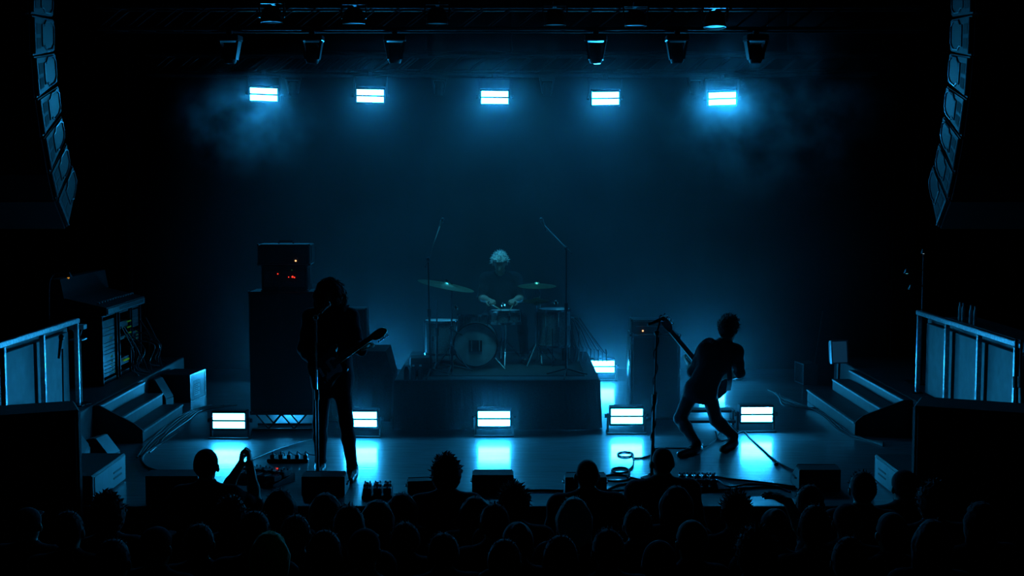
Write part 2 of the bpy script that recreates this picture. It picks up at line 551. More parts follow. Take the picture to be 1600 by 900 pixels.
def moving_head():
    t = thing('moving_light', 'moving head light', 'stage light')
    obj('base', MB().box((-0.125, -0.10, -0.07), (0.125, 0.10, 0.0), 0.012), M['dmetal'], t)
    obj('clamp', MB().box((-0.03, -0.03, 0.0), (0.03, 0.03, 0.05), 0.005), M['dmetal'], t)
    for s in (-1, 1):
        obj('yoke_arm', MB().hexa([V(p) for p in ((s * .07 - .012, -.05, -.27), (s * .07 + .012, -.05, -.27), (s * .07 + .012, .05, -.27), (s * .07 - .012, .05, -.27),
            (s * .105 - .014, -.06, -.07), (s * .105 + .014, -.06, -.07), (s * .105 + .014, .06, -.07), (s * .105 - .014, .06, -.07))]), M['alu'] if False else M['dmetal'], t)
    hd = obj('head', MB().lathe([(0.0, 0.10), (0.06, 0.10), (0.072, 0.06), (0.075, -0.08), (0.062, -0.11), (0.0, -0.11)], 16, TR(0, 0, -0.20)), M['black'], t, True)
    obj('lens', MB().lathe([(0.0, -0.118), (0.055, -0.112), (0.055, -0.108), (0.0, -0.108)], 16, TR(0, 0, -0.20)), M['lens'], hd, True)
    return t
mh = moving_head()
def par_can():
    t = thing('downlight', 'downlight', 'stage light')
    b = obj('can', MB().lathe([(0.0, 0.17), (0.07, 0.165), (0.10, 0.12), (0.118, 0.0), (0.123, 0.0), (0.105, 0.125), (0.07, 0.172), (0.0, 0.178)], 20), M['dmetal'], t, True)
    obj('lens', MB().lathe([(0.0, 0.008), (0.117, 0.012), (0.117, 0.018), (0.0, 0.018)], 20), M['white'], t, True)
    obj('bracket', MB().box((-0.14, -0.015, 0.06), (-0.125, 0.015, 0.22), 0.002).box((0.125, -0.015, 0.06), (0.14, 0.015, 0.22), 0.002).box((-0.14, -0.015, 0.21), (0.14, 0.015, 0.225), 0.002), M['dmetal'], t)
    obj('clamp', MB().box((-0.02, -0.02, 0.21), (0.02, 0.18, 0.27), 0.004), M['dmetal'], t)
    return t
pc = par_can()
order = ('leftmost', 'second from the left', 'third from the left', 'third from the right', 'second from the right', 'rightmost')
for i, px in enumerate((362, 490, 618, 930, 1056, 1178)):
    m = TR(P(px, 40, 14.5).x, 14.38, tz1 - 0.07) @ RZ(0.1 * (i % 3 - 1))
    o = mh if i == 0 else copy_tree(mh)
    o.matrix_world = m; MTX[o.name] = m.copy()
    o['label'] = '%s moving light hanging under the front lighting truss' % order[i]
    o['group'] = 'moving lights on the front truss'
for i, (px, py) in enumerate(((425, 36), (553, 38), (683, 38), (867, 40), (993, 41), (1117, 43))):
    c = P(px, py, 14.2)
    m = TR(c.x, 14.2, c.z) @ RX(math.radians((-2, 0, 0, 0, 0, -4)[i])) 
    o = pc if i == 0 else copy_tree(pc)
    o.matrix_world = m; MTX[o.name] = m.copy()
    o['label'] = '%s round downlight on the front lighting truss' % order[i]
    o['group'] = 'downlights on the front truss'
    if i in (2, 3):      # these two are dimly lit and aimed at the drum kit
        ld = bpy.data.lights.new('downlight_bulb', 'SPOT')
        ld.energy = 180.0; ld.color = (0.05, 0.62, 1.0); ld.spot_size = math.radians(34); ld.spot_blend = 0.6; ld.shadow_soft_size = 0.1
        lo = bpy.data.objects.new('bulb', ld); COL.objects.link(lo); lo.parent = o
        aim = V((-.2, 14.95, 1.0)) - (m @ V((0, 0, 0)))
        lo.matrix_local = m.inverted() @ TR(m @ V((0, 0, -.01))) @ aim.to_track_quat('-Z', 'Y').to_matrix().to_4x4()
for i, px in enumerate((458, 686, 855, 1087)):
    m = TR(P(px, 120, 17.63).x, 17.63, tz3 - 0.07) @ Matrix.Scale(0.85, 4)
    put(mh, m, '%s moving light hanging under the rear lighting truss' % ('leftmost', 'second from the left', 'second from the right', 'rightmost')[i], 'moving lights on the rear truss')

# ------------------------------------------------------------------ haze
def haze():
    mb = MB().box((-5.4, 11.9, 0.02), (5.4, 18.25, 5.8))
    m = bpy.data.materials.new('stage_haze')
    m.use_nodes = True
    nt = m.node_tree
    nt.nodes.remove(nt.nodes['Principled BSDF'])
    L = nt.links.new
    def scat(g):
        v_ = nt.nodes.new('ShaderNodeVolumeScatter')
        v_.inputs['Color'].default_value = (0.85, 0.95, 1, 1)
        v_.inputs['Anisotropy'].default_value = g
        return v_
    vs, vs2 = scat(0.25), scat(0.86)      # fine drops scatter evenly and strongly forwards
    geo = nt.nodes.new('ShaderNodeNewGeometry')
    nz = nt.nodes.new('ShaderNodeTexNoise')
    nz.inputs['Scale'].default_value = 0.75
    nz.inputs['Detail'].default_value = 3.5
    nz.inputs['Roughness'].default_value = 0.6
    L(geo.outputs['Position'], nz.inputs['Vector'])
    mr = nt.nodes.new('ShaderNodeMapRange')
    mr.inputs['From Min'].default_value = 0.32
    mr.inputs['From Max'].default_value = 0.68
    mr.inputs['To Min'].default_value = 0.55
    mr.inputs['To Max'].default_value = 1.35
    L(nz.outputs['Fac'], mr.inputs['Value'])
    def math_(op, a, b=None):
        n = nt.nodes.new('ShaderNodeMath'); n.operation = op
        for i, x in enumerate((a, b)):
            if x is None: continue
            if isinstance(x, (int, float)): n.inputs[i].default_value = x
            else: L(x, n.inputs[i])
        return n.outputs[0]
    def blob(c, r, edge):
        d = nt.nodes.new('ShaderNodeVectorMath'); d.operation = 'SUBTRACT'
        L(geo.outputs['Position'], d.inputs[0]); d.inputs[1].default_value = c
        sc = nt.nodes.new('ShaderNodeVectorMath'); sc.operation = 'DIVIDE'
        L(d.outputs[0], sc.inputs[0]); sc.inputs[1].default_value = r
        ln = nt.nodes.new('ShaderNodeVectorMath'); ln.operation = 'LENGTH'
        L(sc.outputs[0], ln.inputs[0])
        q = nt.nodes.new('ShaderNodeMapRange'); q.interpolation_type = 'SMOOTHSTEP'
        q.inputs['From Min'].default_value = 1.0
        q.inputs['From Max'].default_value = edge
        L(ln.outputs['Value'], q.inputs['Value'])
        return q.outputs[0]
    # even haze that thins out towards the wings, the ceiling and the front of the stage
    body = blob((0.1, 15.9, 1.6), (5.0, 4.6, 3.5), 0.4)
    base = math_('MULTIPLY', math_('MULTIPLY', body, mr.outputs[0]), HAZE)
    # two drifting clouds of fresh smoke beside the outer hanging lamps
    n2 = nt.nodes.new('ShaderNodeTexNoise')
    n2.inputs['Scale'].default_value = 2.1
    n2.inputs['Detail'].default_value = 4
    n2.inputs['Roughness'].default_value = 0.62
    L(geo.outputs['Position'], n2.inputs['Vector'])
    m2 = nt.nodes.new('ShaderNodeMapRange')
    m2.inputs['From Min'].default_value = 0.46
    m2.inputs['From Max'].default_value = 0.64
    L(n2.outputs['Fac'], m2.inputs['Value'])
    c1 = blob(tuple(P(385, 190, 15.6)), (1.1, 1.2, 0.85), 0.1)
    c2 = blob(tuple(P(1200, 160, 15.5)), (1.75, 1.4, 1.4), 0.1)
    cl = math_('MULTIPLY', math_('ADD', c1, math_('MULTIPLY', c2, 0.9)), m2.outputs[0])
    tot = math_('ADD', base, math_('MULTIPLY', cl, HAZE * 11.0))
    L(math_('MULTIPLY', tot, 0.36), vs.inputs['Density'])
    L(math_('MULTIPLY', tot, 0.64), vs2.inputs['Density'])
    ad = nt.nodes.new('ShaderNodeAddShader')
    L(vs.outputs[0], ad.inputs[0]); L(vs2.outputs[0], ad.inputs[1])
    L(ad.outputs[0], nt.nodes['Material Output'].inputs['Volume'])
    o = obj('stage_haze', mb, m)
    tag(o, 'blue-lit theatrical haze hanging over the stage', 'haze', kind='stuff')
haze()

# ------------------------------------------------------------------ hanging line arrays
def atX(px, py, X):
    d = ray(px, py)
    t = X / d.x
    return V((X, d.y * t, CAMZ + d.z * t))
fr = [(1518, -40, 1518, 21), (1517, 24, 1515, 87), (1514, 89, 1509, 153), (1508, 155, 1500, 213), (1499, 216, 1490, 269), (1490, 271, 1481, 311), (1480, 313, 1464, 355)]
re_ = [(1486, -20, 1486, 26), (1485, 31, 1484, 80), (1483, 84, 1480, 129), (1478, 135, 1474, 175), (1473, 182, 1468, 215), (1466, 224, 1460, 258), (1457, 258, 1450, 284)]
ordn = ('topmost', 'second from the top', 'third from the top', 'fourth from the top', 'fifth from the top', 'second from the bottom', 'lowest')
sidegrey = mat('array_side', (0.035, 0.036, 0.038), 0.5, 0.1, 0.2, 30.0, 0.1)
sideline = mat('array_rigging', (0.30, 0.31, 0.32), 0.35, 0.6, 0.3, 30.0, 0.1)
def array_box(sgn, i):
    A = [atX(fr[i][0], fr[i][1], 4.1), atX(fr[i][2], fr[i][3], 4.1), atX(re_[i][0], re_[i][1], 4.1), atX(re_[i][2], re_[i][3], 4.1)]
    X = 4.1 if sgn > 0 else 4.28
    ft, fb, rt, rb = [V((sgn * X, p.y, p.z)) for p in A]
    out = V((sgn, 0, 0))
    c = (ft + fb + rt + rb) / 4
    t = thing('line_array_speaker', '%s speaker cabinet of the line array hanging at the %s' % (ordn[i], 'right' if sgn > 0 else 'left'), 'speaker', c + out * 0.4, 'line array speakers at the ' + ('right' if sgn > 0 else 'left'))
    W = 0.85
    obj('cabinet', MB().hexa([fb + out * .012, fb + out * W, rb + out * W, rb + out * .012, ft + out * .012, ft + out * W, rt + out * W, rt + out * .012]), M['black'], t)
    f = (ft + fb) / 2; r = (rt + rb) / 2
    d = (f - r).normalized()
    obj('front_grille', MB().hexa([fb + out * .03 + d * .004, fb + out * (W - .03) + d * .004, fb + out * (W - .03) + d * .022, fb + out * .03 + d * .022,
                                   ft + out * .03 + d * .004, ft + out * (W - .03) + d * .004, ft + out * (W - .03) + d * .022, ft + out * .03 + d * .022]), M['grille'], t)
    def uv(u, v, lift=0.0):
        a = rb.lerp(fb, u); b = rt.lerp(ft, u)
        return a.lerp(b, v) - out * lift
    def plate(pts, lo, hi):
        mb = MB()
        a = [mb.bm.verts.new(uv(u, v, lo)) for u, v in pts]; b = [mb.bm.verts.new(uv(u, v, hi)) for u, v in pts]
        mb.bm.faces.new(a); mb.bm.faces.new(b)
        for k in range(len(a)):
            mb.bm.faces.new((a[k], a[(k + 1) % len(a)], b[(k + 1) % len(a)], b[k]))
        return mb
    sp = obj('side_plate', plate([(.02, .04), (.98, .04), (.98, .96), (.02, .96)], -0.011, 0.0), sidegrey, t)
    oc = [(.06, .25), (.18, .09), (.42, .09), (.50, .20), (.60, .20), (.60, .80), (.50, .80), (.42, .93), (.18, .93), (.06, .78)]
    mb = MB().tube([uv(u, v, .004) for u, v in oc], 0.008, 5, True)
    obj('rigging_frame', mb, sideline, sp)
    obj('recessed_panel', plate([(u * .86 + .05, (v - .5) * .84 + .5) for u, v in oc], 0.001, 0.003), M['black'], sp)
    for v0 in (.16, .54):
        obj('rigging_slot', plate([(.68, v0), (.86, v0), (.86, v0 + .28), (.68, v0 + .28)], 0.001, 0.003), M['geargap'], sp)
    obj('front_rail', MB().tube([uv(.975, .04, .004), uv(.975, .96, .004)], 0.009, 5), sideline, t)
    if i == 0:
        for u in (.2, .8):
            p = uv(u, 1.0) + out * 0.4
            obj('hanging_cable', MB().cyl(p - V((0, 0, .02)), (p.x, p.y, 7.95), 0.012, 6), M['dmetal'], t)
for sgn in (-1, 1):
    for i in range(7):
        array_box(sgn, i)

# ------------------------------------------------------------------ speakers at the stage edge
def wedge(name, label, c, wd, dp, ht, rz=0.0, group=None, gm='grille'):
    """floor monitor: low back edge towards local -y, sloped face towards local +y"""
    m = TR(c) @ RZ(rz)
    t = thing(name, label, 'speaker', mtx=m, group=group)
    prof = [(-dp / 2, 0), (dp / 2, 0), (dp / 2, ht * .30), (-dp * .12, ht), (-dp / 2, ht * .92)]
    sh = m @ Matrix(((0, 0, 1, 0), (1, 0, 0, 0), (0, 1, 0, 0), (0, 0, 0, 1)))
    obj('cabinet', MB().prism(prof, -wd / 2, wd / 2, sh, 0.006), M['tolex'], t)
    a = V((0, dp / 2, ht * .30)); b = V((0, -dp * .12, ht))
    n = V((0, (b - a).z, -(b - a).y)).normalized()
    q = [a.lerp(b, .06), a.lerp(b, .94)]
    pts = []
    for k in (0.003, 0.012):
        pts += [m @ (q[0] + V((-wd * .46, 0, 0)) + n * k), m @ (q[0] + V((wd * .46, 0, 0)) + n * k), m @ (q[1] + V((wd * .46, 0, 0)) + n * k), m @ (q[1] + V((-wd * .46, 0, 0)) + n * k)]
    obj('grille', MB().hexa(pts), M[gm], t)
    for s in (-1, 1):
        obj('handle', MB().tube([m @ V(p) for p in ((s * (wd / 2 + .002), -dp * .2, ht * .45), (s * (wd / 2 + .012), -dp * .15, ht * .45), (s * (wd / 2 + .012), dp * .1, ht * .45), (s * (wd / 2 + .002), dp * .15, ht * .45))], 0.008, 6), M['rubber'], t)
    obj('back_panel', MB().box((-wd * .3, -dp / 2 - .004, ht * .25), (wd * .3, -dp / 2, ht * .6), 0.001, m), M['dmetal'], t)
    return t
for px, py, wd, ht, dp, lab in (
        (505, 776, .372, .19, .34, 'black floor monitor wedge at the stage edge in front of the guitarist'),
        (770, 770.5, .362, .175, .32, 'black floor monitor wedge at the middle of the stage edge'),
        (915.5, 771, .362, .155, .30, 'black floor monitor wedge behind the bald man at the stage edge'),
        (1281, 768, .365, .21, .34, 'black floor monitor wedge at the stage edge nearest the right side'),
        (266, 792, .44, .27, .36, 'large black floor monitor wedge at the stage edge nearest the left side')):
    c = G(px, py)
    c.y = max(c.y, EDGE + .012) + dp / 2
    wedge('floor_monitor', lab, c, wd, dp, ht)
cc = G(657, 771); cc.y += .1
wedge('floor_monitor', 'small floor monitor with chrome corners beside the curly haired man', cc, .25, .2, .12, 0.15)

def front_stack(name, label, c, wd, dp, z1, rz):
    """speaker block on the hall floor; c is the corner of its front nearest the middle of the stage"""
    m = TR(c.x, c.y, HALL) @ RZ(rz)
    sg = 1 if c.x > 0 else -1
    t = thing(name, label, 'speaker', mtx=m)
    h = z1 - HALL
    x0, x1 = sorted((0, sg * wd))
    obj('cabinet', MB().box((x0, 0, 0), (x1, dp, h), 0.02, m), M['tolex'], t)
    obj('front_grille', MB().box((x0 + .04, -.012, .05), (x1 - .04, 0, h - .05), 0.004, m), M['grille'], t)
    for xx in (x0, x1):
        obj('side_handle', MB().box((xx - .006, dp / 2 - .08, h - .32), (xx + .006, dp / 2 + .08, h - .22), 0.003, m), M['dmetal'], t)
    return t
z = P(60, 640, 10.0).z
front_stack('front_speaker', 'large black speaker block on the hall floor at the left stage corner', P(126, 640, 9.98), 1.15, .5, z, math.radians(24))
zr = P(1500, 634, 9.95).z
front_stack('front_speaker', 'large black speaker block on the hall floor at the right stage corner', P(1426, 640, 9.95), .86, .5, zr, math.radians(-24))
front_stack('front_speaker', 'lower black speaker block outside the large one at the right stage corner', P(1577, 700, 9.62) + V((.06, -.05, 0)), .6, .45, P(1577, 662, 9.62).z, math.radians(-24))
# pale front fill boxes beside the corner stacks, standing on the stage floor
def fill_box(sgn, px0, px1, ytop, label):
    a = P(px0, ytop, EDGE + .12); b = P(px1, ytop, EDGE + .12)
    x0, x1 = sorted((a.x, b.x))
    y0, y1 = EDGE + .02, EDGE + .95
    t = thing('front_fill_speaker', label, 'speaker', ((x0 + x1) / 2, (y0 + y1) / 2, 0))
    h = max(.12, a.z)
    xi = x1 if sgn < 0 else x0
    obj('cabinet', MB().box((x0, y0, 0), (x1, y1, h), 0.012), M['tolex'], t)
    sp = obj('side_plate', MB().box((min(xi, xi - sgn * .006), y0 + .05, .015), (max(xi, xi - sgn * .006), y1 - .05, h - .02), 0.002), M['panel'], t)
    for k in (0, 1):
        obj('vent_slot', MB().box((xi - sgn * .0055 - .004, y0 + .55, h * (.35 + .2 * k)), (xi - sgn * .0055 + .004, y0 + .78, h * (.42 + .2 * k)), 0.001), M['geargap'], sp)
fill_box(-1, 70, 150, 740, 'low pale-sided speaker at the left stage corner beside the large block')
fill_box(1, 1410, 1470, 742, 'low pale-sided speaker at the right stage corner beside the large block')
# slanted speaker on top of each wing platform's front corner
for sgn, px, lab in ((-1, 96, 'black slanted side monitor behind the left corner speaker block'), (1, 1462, 'black slanted side monitor behind the right corner speaker block')):
    c = V((sgn * 4.2, 11.7, 0.0))
    wedge('side_monitor', lab, c, .55, .5, .62, sgn * math.radians(78))

# ------------------------------------------------------------------ guitar amplifiers
def cab(name, label, px0, px1, py_top, py_bot, Y, dp, grille=True, z0=None, cat='amplifier', corners=True):
    a = P(px0, py_top, Y); b = P(px1, py_bot, Y)
    zb = b.z if z0 is None else z0
    t = thing(name, label, cat, ((a.x + b.x) / 2, Y + dp / 2, zb))
    obj('cabinet', MB().box((a.x, Y, zb), (b.x, Y + dp, a.z), 0.012), M['tolex'], t)
    if grille:
        obj('grille', MB().box((a.x + .03, Y - .01, zb + .03), (b.x - .03, Y - .001, a.z - .03), 0.004), M['grille'], t)
    if corners:
        for x in (a.x, b.x):
            for zz in (zb, a.z):
                obj('corner_guard', MB().ball((x + (.006 if x == a.x else -.006), Y + .006, zz + (.006 if zz == zb else -.006)), .018, 8), M['dmetal'], t)
    for s, x in ((-1, a.x), (1, b.x)):
        h = obj('side_handle', MB().box((x - .004, Y + dp * .3, (zb * .45 + a.z * .55) - .09), (x + .004, Y + dp * .6, (zb * .45 + a.z * .55) + .09), 0.002), M['dmetal'], t)
    return t, a, b, zb
Yc = 13.75
# low trestle stand under the tall cabinet
st0, st1 = P(398, 643, Yc), P(478, 643, Yc)
ztr = P(430, 645, Yc).z
t = thing('amplifier_stand', 'low metal trestle stand under the tall guitar cabinet', 'stand', ((st0.x + st1.x) / 2, Yc + .2, 0))
for yy in (Yc + .05, Yc + .36):
    obj('top_bar', MB().box((st0.x - .06, yy - .02, ztr - .03), (st1.x + .08, yy + .02, ztr), 0.004), M['black'], t)
    obj('foot_bar', MB().box((st0.x - .04, yy - .02, 0.0), (st1.x + .06, yy + .02, 0.025), 0.004), M['black'], t)
    n = 4
    for k in range(n):
        xa = st0.x + (st1.x - st0.x) * k / n; xb = st0.x + (st1.x - st0.x) * (k + 1) / n
        e = ((xa, .02), (xb, ztr - .02)) if k % 2 else ((xa, ztr - .02), (xb, .02))
        obj('strut', MB().cyl((e[0][0], yy, e[0][1]), (e[1][0], yy, e[1][1]), .009, 6), M['black'], t)
cab('guitar_cabinet', 'tall black guitar speaker cabinet standing on the trestle stand', 388, 497, 456, 643, Yc, .42, z0=ztr)
ztop = P(430, 456, Yc).z
tt, a, b, _ = cab('guitar_amplifier', 'black amplifier head with red lights, lower of the two on the tall cabinet', 408, 481, 414, 455, Yc + .04, .32, grille=False, z0=ztop)
obj('control_panel', MB().box((a.x + .03, Yc + .03, ztop + .05), (b.x - .03, Yc + .039, a.z - .06), .002), M['gear'], tt)
def led(px, py, Y, r, m, parent, name='indicator_light'):
    c = P(px, py, Y)
    return obj(name, MB().ball(c, r, 8), m, parent)
led(434, 428, Yc + .025, .007, M['red'], tt); led(457, 432.5, Yc + .025, .011, M['red'], tt); led(460, 433.5, Yc + .025, .008, M['red'], tt); led(451, 433, Yc + .025, .006, M['red'], tt)
led(456, 422, Yc + .025, .006, M['green'], tt)
zh = a.z
tt, a, b, _ = cab('guitar_amplifier', 'black amplifier head with one orange light, on top of the amplifier stack', 402, 484, 382, 413, Yc + .02, .34, grille=True, z0=zh)
led(462, 407.5, Yc + .005, .010, M['orange'], tt)
obj('carry_handle', MB().tube([(a.x + .2, Yc + .18, a.z), (a.x + .21, Yc + .18, a.z + .03), (b.x - .21, Yc + .18, a.z + .03), (b.x - .2, Yc + .18, a.z)], .01, 6), M['rubber'], tt)
# draped case and amplifier behind the guitarist
Yd = 14.3
a, b = P(506, 549, Yd), P(611, 549, Yd)
t = thing('draped_case', 'flight case under a black cloth behind the guitarist', 'case', ((a.x + b.x) / 2, Yd + .3, 0))
cz = a.z
obj('case', MB().box((a.x + .05, Yd + .05, 0), (b.x - .1, Yd + .55, cz - .01), .01), M['black'], t)
mb = MB()
top = [V((a.x, Yd, cz)), V((b.x - .06, Yd, cz)), V((b.x - .06, Yd + .6, cz)), V((a.x, Yd + .6, cz))]
low = [V((a.x - .03, Yd - .04, cz - .30)), V((b.x + .02, Yd - .06, cz - .26)), V((b.x + .02, Yd + .65, cz - .30)), V((a.x - .03, Yd + .65, cz - .28))]
low2 = [V((a.x - .02, Yd - .03, .01)), V((b.x - .02, Yd - .03, .01)), V((b.x - .02, Yd + .62, .01)), V((a.x - .02, Yd + .62, .01))]
rings = []
for r_, wob in ((top, 0), (low, .012), (low2, .02)):
    ring = []
    for i in range(4):
        for k in range(8):
            p = r_[i].lerp(r_[(i + 1) % 4], k / 8)
            q = math.sin((i * 8 + k) * 1.9) * wob
            ring.append(mb.bm.verts.new(p + V((q, q, 0))))
    rings.append(ring)
mb.bm.faces.new(rings[0])
for A, B in zip(rings, rings[1:]):
    for k in range(32):
        mb.bm.faces.new((A[k], A[(k + 1) % 32], B[(k + 1) % 32], B[k]))
obj('cloth', mb, M['cloth_g'], t)
tt, a, b, _ = cab('combo_amplifier', 'black amplifier with a tiny red light behind the guitarist, standing on the draped case', 510, 573, 482, 548, Yd + .12, .3, z0=cz)
led(556.5, 491, Yd + .105, .006, M['red'], tt)
# bass rig
Yb = 14.45
tt, a, b, zb = cab('bass_cabinet', 'tall black bass speaker cabinet with a bright side handle', 985, 1062, 523, 660, Yb, .46, z0=0.0)
obj('edge_trim', MB().box((a.x - .003, Yb - .006, .02), (a.x + .012, Yb + .012, a.z - .02), .002), M['alu'], tt)
obj('handle_bar', MB().box((a.x - .012, Yb + .015, .62), (a.x + .006, Yb + .06, .80), .003), M['chrome'], tt)
zb = a.z
tt, a, b, _ = cab('bass_amplifier', 'black bass amplifier head with an orange light, on the bass cabinet', 987, 1050, 500, 522, Yb + .04, .34, grille=False, z0=zb)
obj('top_edge', MB().box((a.x + .02, Yb + .036, a.z - .02), (b.x - .02, Yb + .044, a.z - .008), .002), M['chrome'], tt)
led(1004.5, 517, Yb + .03, .010, M['orange'], tt)
obj('rail', MB().box((a.x + .05, Yb + .034, a.z - .075), (b.x - .03, Yb + .042, a.z - .068), .002), M['chrome'], tt)

# ------------------------------------------------------------------ drum riser and kit
RZT = 0.55
RF = 13.86
rx0, rx1 = P(617, 640, RF).x, P(937, 640, RF).x
t = thing('drum_riser', 'black skirted drum riser in the middle of the stage', 'riser', ((rx0 + rx1) / 2, RF + 1.2, 0))
obj('deck', MB().box((rx0, RF, RZT - .05), (rx1, RF + 2.35, RZT), .008), M['deck'], t)
mb = MB()
n = 60
A, B = [], []
def rim(d):
    pts = [(rx0 - d, RF + 2.36), (rx0 - d, RF - d), (rx1 + d, RF - d), (rx1 + d, RF + 2.36)]
    out = []
    for (x0, y0), (x1, y1) in zip(pts, pts[1:]):
        m_ = 40
        for k in range(m_):
            out.append((x0 + (x1 - x0) * k / m_, y0 + (y1 - y0) * k / m_))
    return out + [pts[-1]]
up, dn = rim(.004), rim(.03)
A = [mb.bm.verts.new((x, y, RZT - .01)) for x, y in up]
B = [mb.bm.verts.new((x + .006 * math.sin(i * 1.3), y + .008 * math.sin(i * 1.7), .004)) for i, (x, y) in enumerate(dn)]
for i in range(len(A) - 1):
    mb.bm.faces.new((A[i], A[i + 1], B[i + 1], B[i]))
obj('skirt', mb, M['cloth_g'], t)
for x in (rx0 + .1, rx1 - .1):
    for y in (RF + .1, RF + 2.25):
        obj('leg', MB().cyl((x, y, 0), (x, y, RZT - .05), .024, 8), M['dmetal'], t)
RG = lambda px, py: G(px, py, RZT)
tag(obj('drum_rug', MB().box((rx0 + .25, RF + .25, RZT), (rx1 - .15, RF + 2.2, RZT + .008), .003), M['cloth_g']), 'thin dark rug under the drum kit on the riser', 'rug')
ZR = RZT + .008

def drum(name, label, c, axis, r, depth, lugs=8, headmat='drumhead', legs=None):
    """shell along axis; c is the centre of the front (upper) head"""
    ax = V(axis).normalized()
    m = frame(ax.orthogonal(), ax, c)
    t = thing(name, label, 'drum', mtx=TR(V((c[0], c[1], ZR))))
    obj('shell', MB().lathe([(r, 0), (r, -depth)], 32, m), M['shell'], t, True)
    for z in (0.0, -depth):
        obj('hoop', MB().lathe([(r - .004, z - .012), (r + .014, z - .012), (r + .014, z + .014), (r - .004, z + .014), (r - .004, z - .012)], 32, m), M['chrome'] if r < .24 else M['black'], t, True)
        obj('drum_head', MB().lathe([(0, z + .002), (r - .003, z + .002), (r - .003, z - .002), (0, z - .002)], 32, m), M[headmat], t)
    for k in range(lugs):
        a = 2 * math.pi * (k + .3) / lugs
        q = V((math.cos(a), math.sin(a), 0))
        lg = obj('lug', MB().box((-.012, -.008, -.03), (.012, .016, .03), .003, m @ TR(q * (r + .002) + V((0, 0, -depth / 2))) @ RZ(a - math.pi / 2)), M['chrome'], t)
        obj('tension_rod', MB().cyl(m @ (q * (r + .013) + V((0, 0, -depth))), m @ (q * (r + .013)), .004, 5), M['chrome'], lg)
    return t, m
kc = P(743, 540, 14.62)
kr = 0.248
kc.z = ZR + kr + .03
kick, km = drum('bass_drum', 'bass drum with a pale printed front head facing the hall', kc, (0, -1, 0), kr, .40, 8)
# the printed block on the head: a dark square with two pale upright bars
ph = obj('print', MB().box((kc.x - .075, kc.y - .0062, kc.z - .075), (kc.x + .075, kc.y - .003, kc.z + .055)), M['print_'], kick)
for dx in (-.045, .045):
    obj('print_bar', MB().box((kc.x + dx - .006, kc.y - .0078, kc.z - .07), (kc.x + dx + .006, kc.y - .0064, kc.z + .05)), M['drumhead'], ph)
for s in (-1, 1):
    obj('spur', MB().cyl(kc + V((s * .2, .1, -.14)), V((kc.x + s * .34, kc.y - .02, ZR)), .009, 6), M['chrome'], kick)
tc = P(737, 493, 14.85)
tom, _ = drum('rack_tom', 'silver rack tom mounted above the bass drum', tc, (0.05, .10, 1), .165, .21, 6)
obj('mount_arm', MB().tube([tc + V((.06, .08, -.22)), V((kc.x + .03, kc.y + .2, kc.z + kr + .02))], .011, 6), M['chrome'], tom)
sc_ = P(790, 486, 15.05)
snare, _ = drum('snare_drum', 'snare drum on its stand in front of the drummer', sc_, (0, .04, 1), .178, .14, 8)
for k in range(3):
    a = k * 2.09 + .5
    obj('stand_leg', MB().tube([V((sc_.x, sc_.y, ZR + .3)), V((sc_.x + .25 * math.cos(a), sc_.y + .25 * math.sin(a), ZR))], .008, 6), M['chrome'], snare)
obj('stand_post', MB().cyl((sc_.x, sc_.y, ZR + .2), (sc_.x, sc_.y + .01, sc_.z - .15), .012, 8), M['chrome'], snare)
ft_ = P(700, 520, 15.0); ft_.x -= .02; ft_.z = ZR + .50
ftom, _ = drum('floor_tom', 'silver floor tom standing left of the bass drum', ft_ + V((-.06, .12, 0)), (0, .02, 1), .20, .38, 6)
for k in range(3):
    a = k * 2.09 + 1.2
    q = ft_ + V((-.06, .12, 0)) + V((.213 * math.cos(a), .213 * math.sin(a), 0))
    obj('leg', MB().tube([(q.x, q.y, q.z - .15), (q.x, q.y, ZR + .06), (q.x + .03 * math.cos(a), q.y + .03 * math.sin(a), ZR)], .007, 6), M['chrome'], ftom)
ft2 = P(866, 484, 15.0)
ft2t, _ = drum('floor_tom', 'large dark floor tom at the right of the drum kit', ft2, (0, .0, 1), .185, .42, 8)
for k in range(3):
    a = k * 2.09 + .4
    q = ft2 + V((.2 * math.cos(a), .2 * math.sin(a), 0))
    obj('leg', MB().tube([(q.x, q.y, q.z - .2), (q.x, q.y, ZR + .06), (q.x + .03 * math.cos(a), q.y + .03 * math.sin(a), ZR)], .007, 6), M['chrome'], ft2t)

def cymbal_stand(label, base, top, tri=.28, name='cymbal_stand', boom=None):
    t = thing(name, label, 'stand', base)
    j = V((base.x, base.y, base.z + .30))
    for k in range(3):
        a = k * 2.094 + .6
        lg = obj('leg', MB().cyl(j, V((base.x + tri * math.cos(a), base.y + tri * math.sin(a), base.z + .012)), .009, 6), M['chrome'], t)
        obj('rubber_foot', MB().ball((base.x + tri * math.cos(a), base.y + tri * math.sin(a), base.z + .014), .016, 8), M['rubber'], lg)
    up = V((base.x, base.y, top.z if boom is None else boom))
    obj('tube', MB().cyl((base.x, base.y, base.z + .08), up * .5 + V((base.x, base.y, base.z)) * .5, .014, 8).cyl(up * .5 + V((base.x, base.y, base.z)) * .5, up, .010, 8), M['chrome'], t)
    obj('tube_clamp', MB().cyl(up * .5 + V((base.x, base.y, base.z)) * .5 - V((0, 0, .03)), up * .5 + V((base.x, base.y, base.z)) * .5 + V((0, 0, .02)), .022, 8), M['dmetal'], t)
    if boom is not None:
        d = (top - up)
        obj('boom', MB().cyl(up - d * .25, top, .008, 6), M['chrome'], t)
    obj('wing_nut', MB().ball(top + V((0, 0, .03)), (.014, .014, .02), 8), M['chrome'], t)
    return t
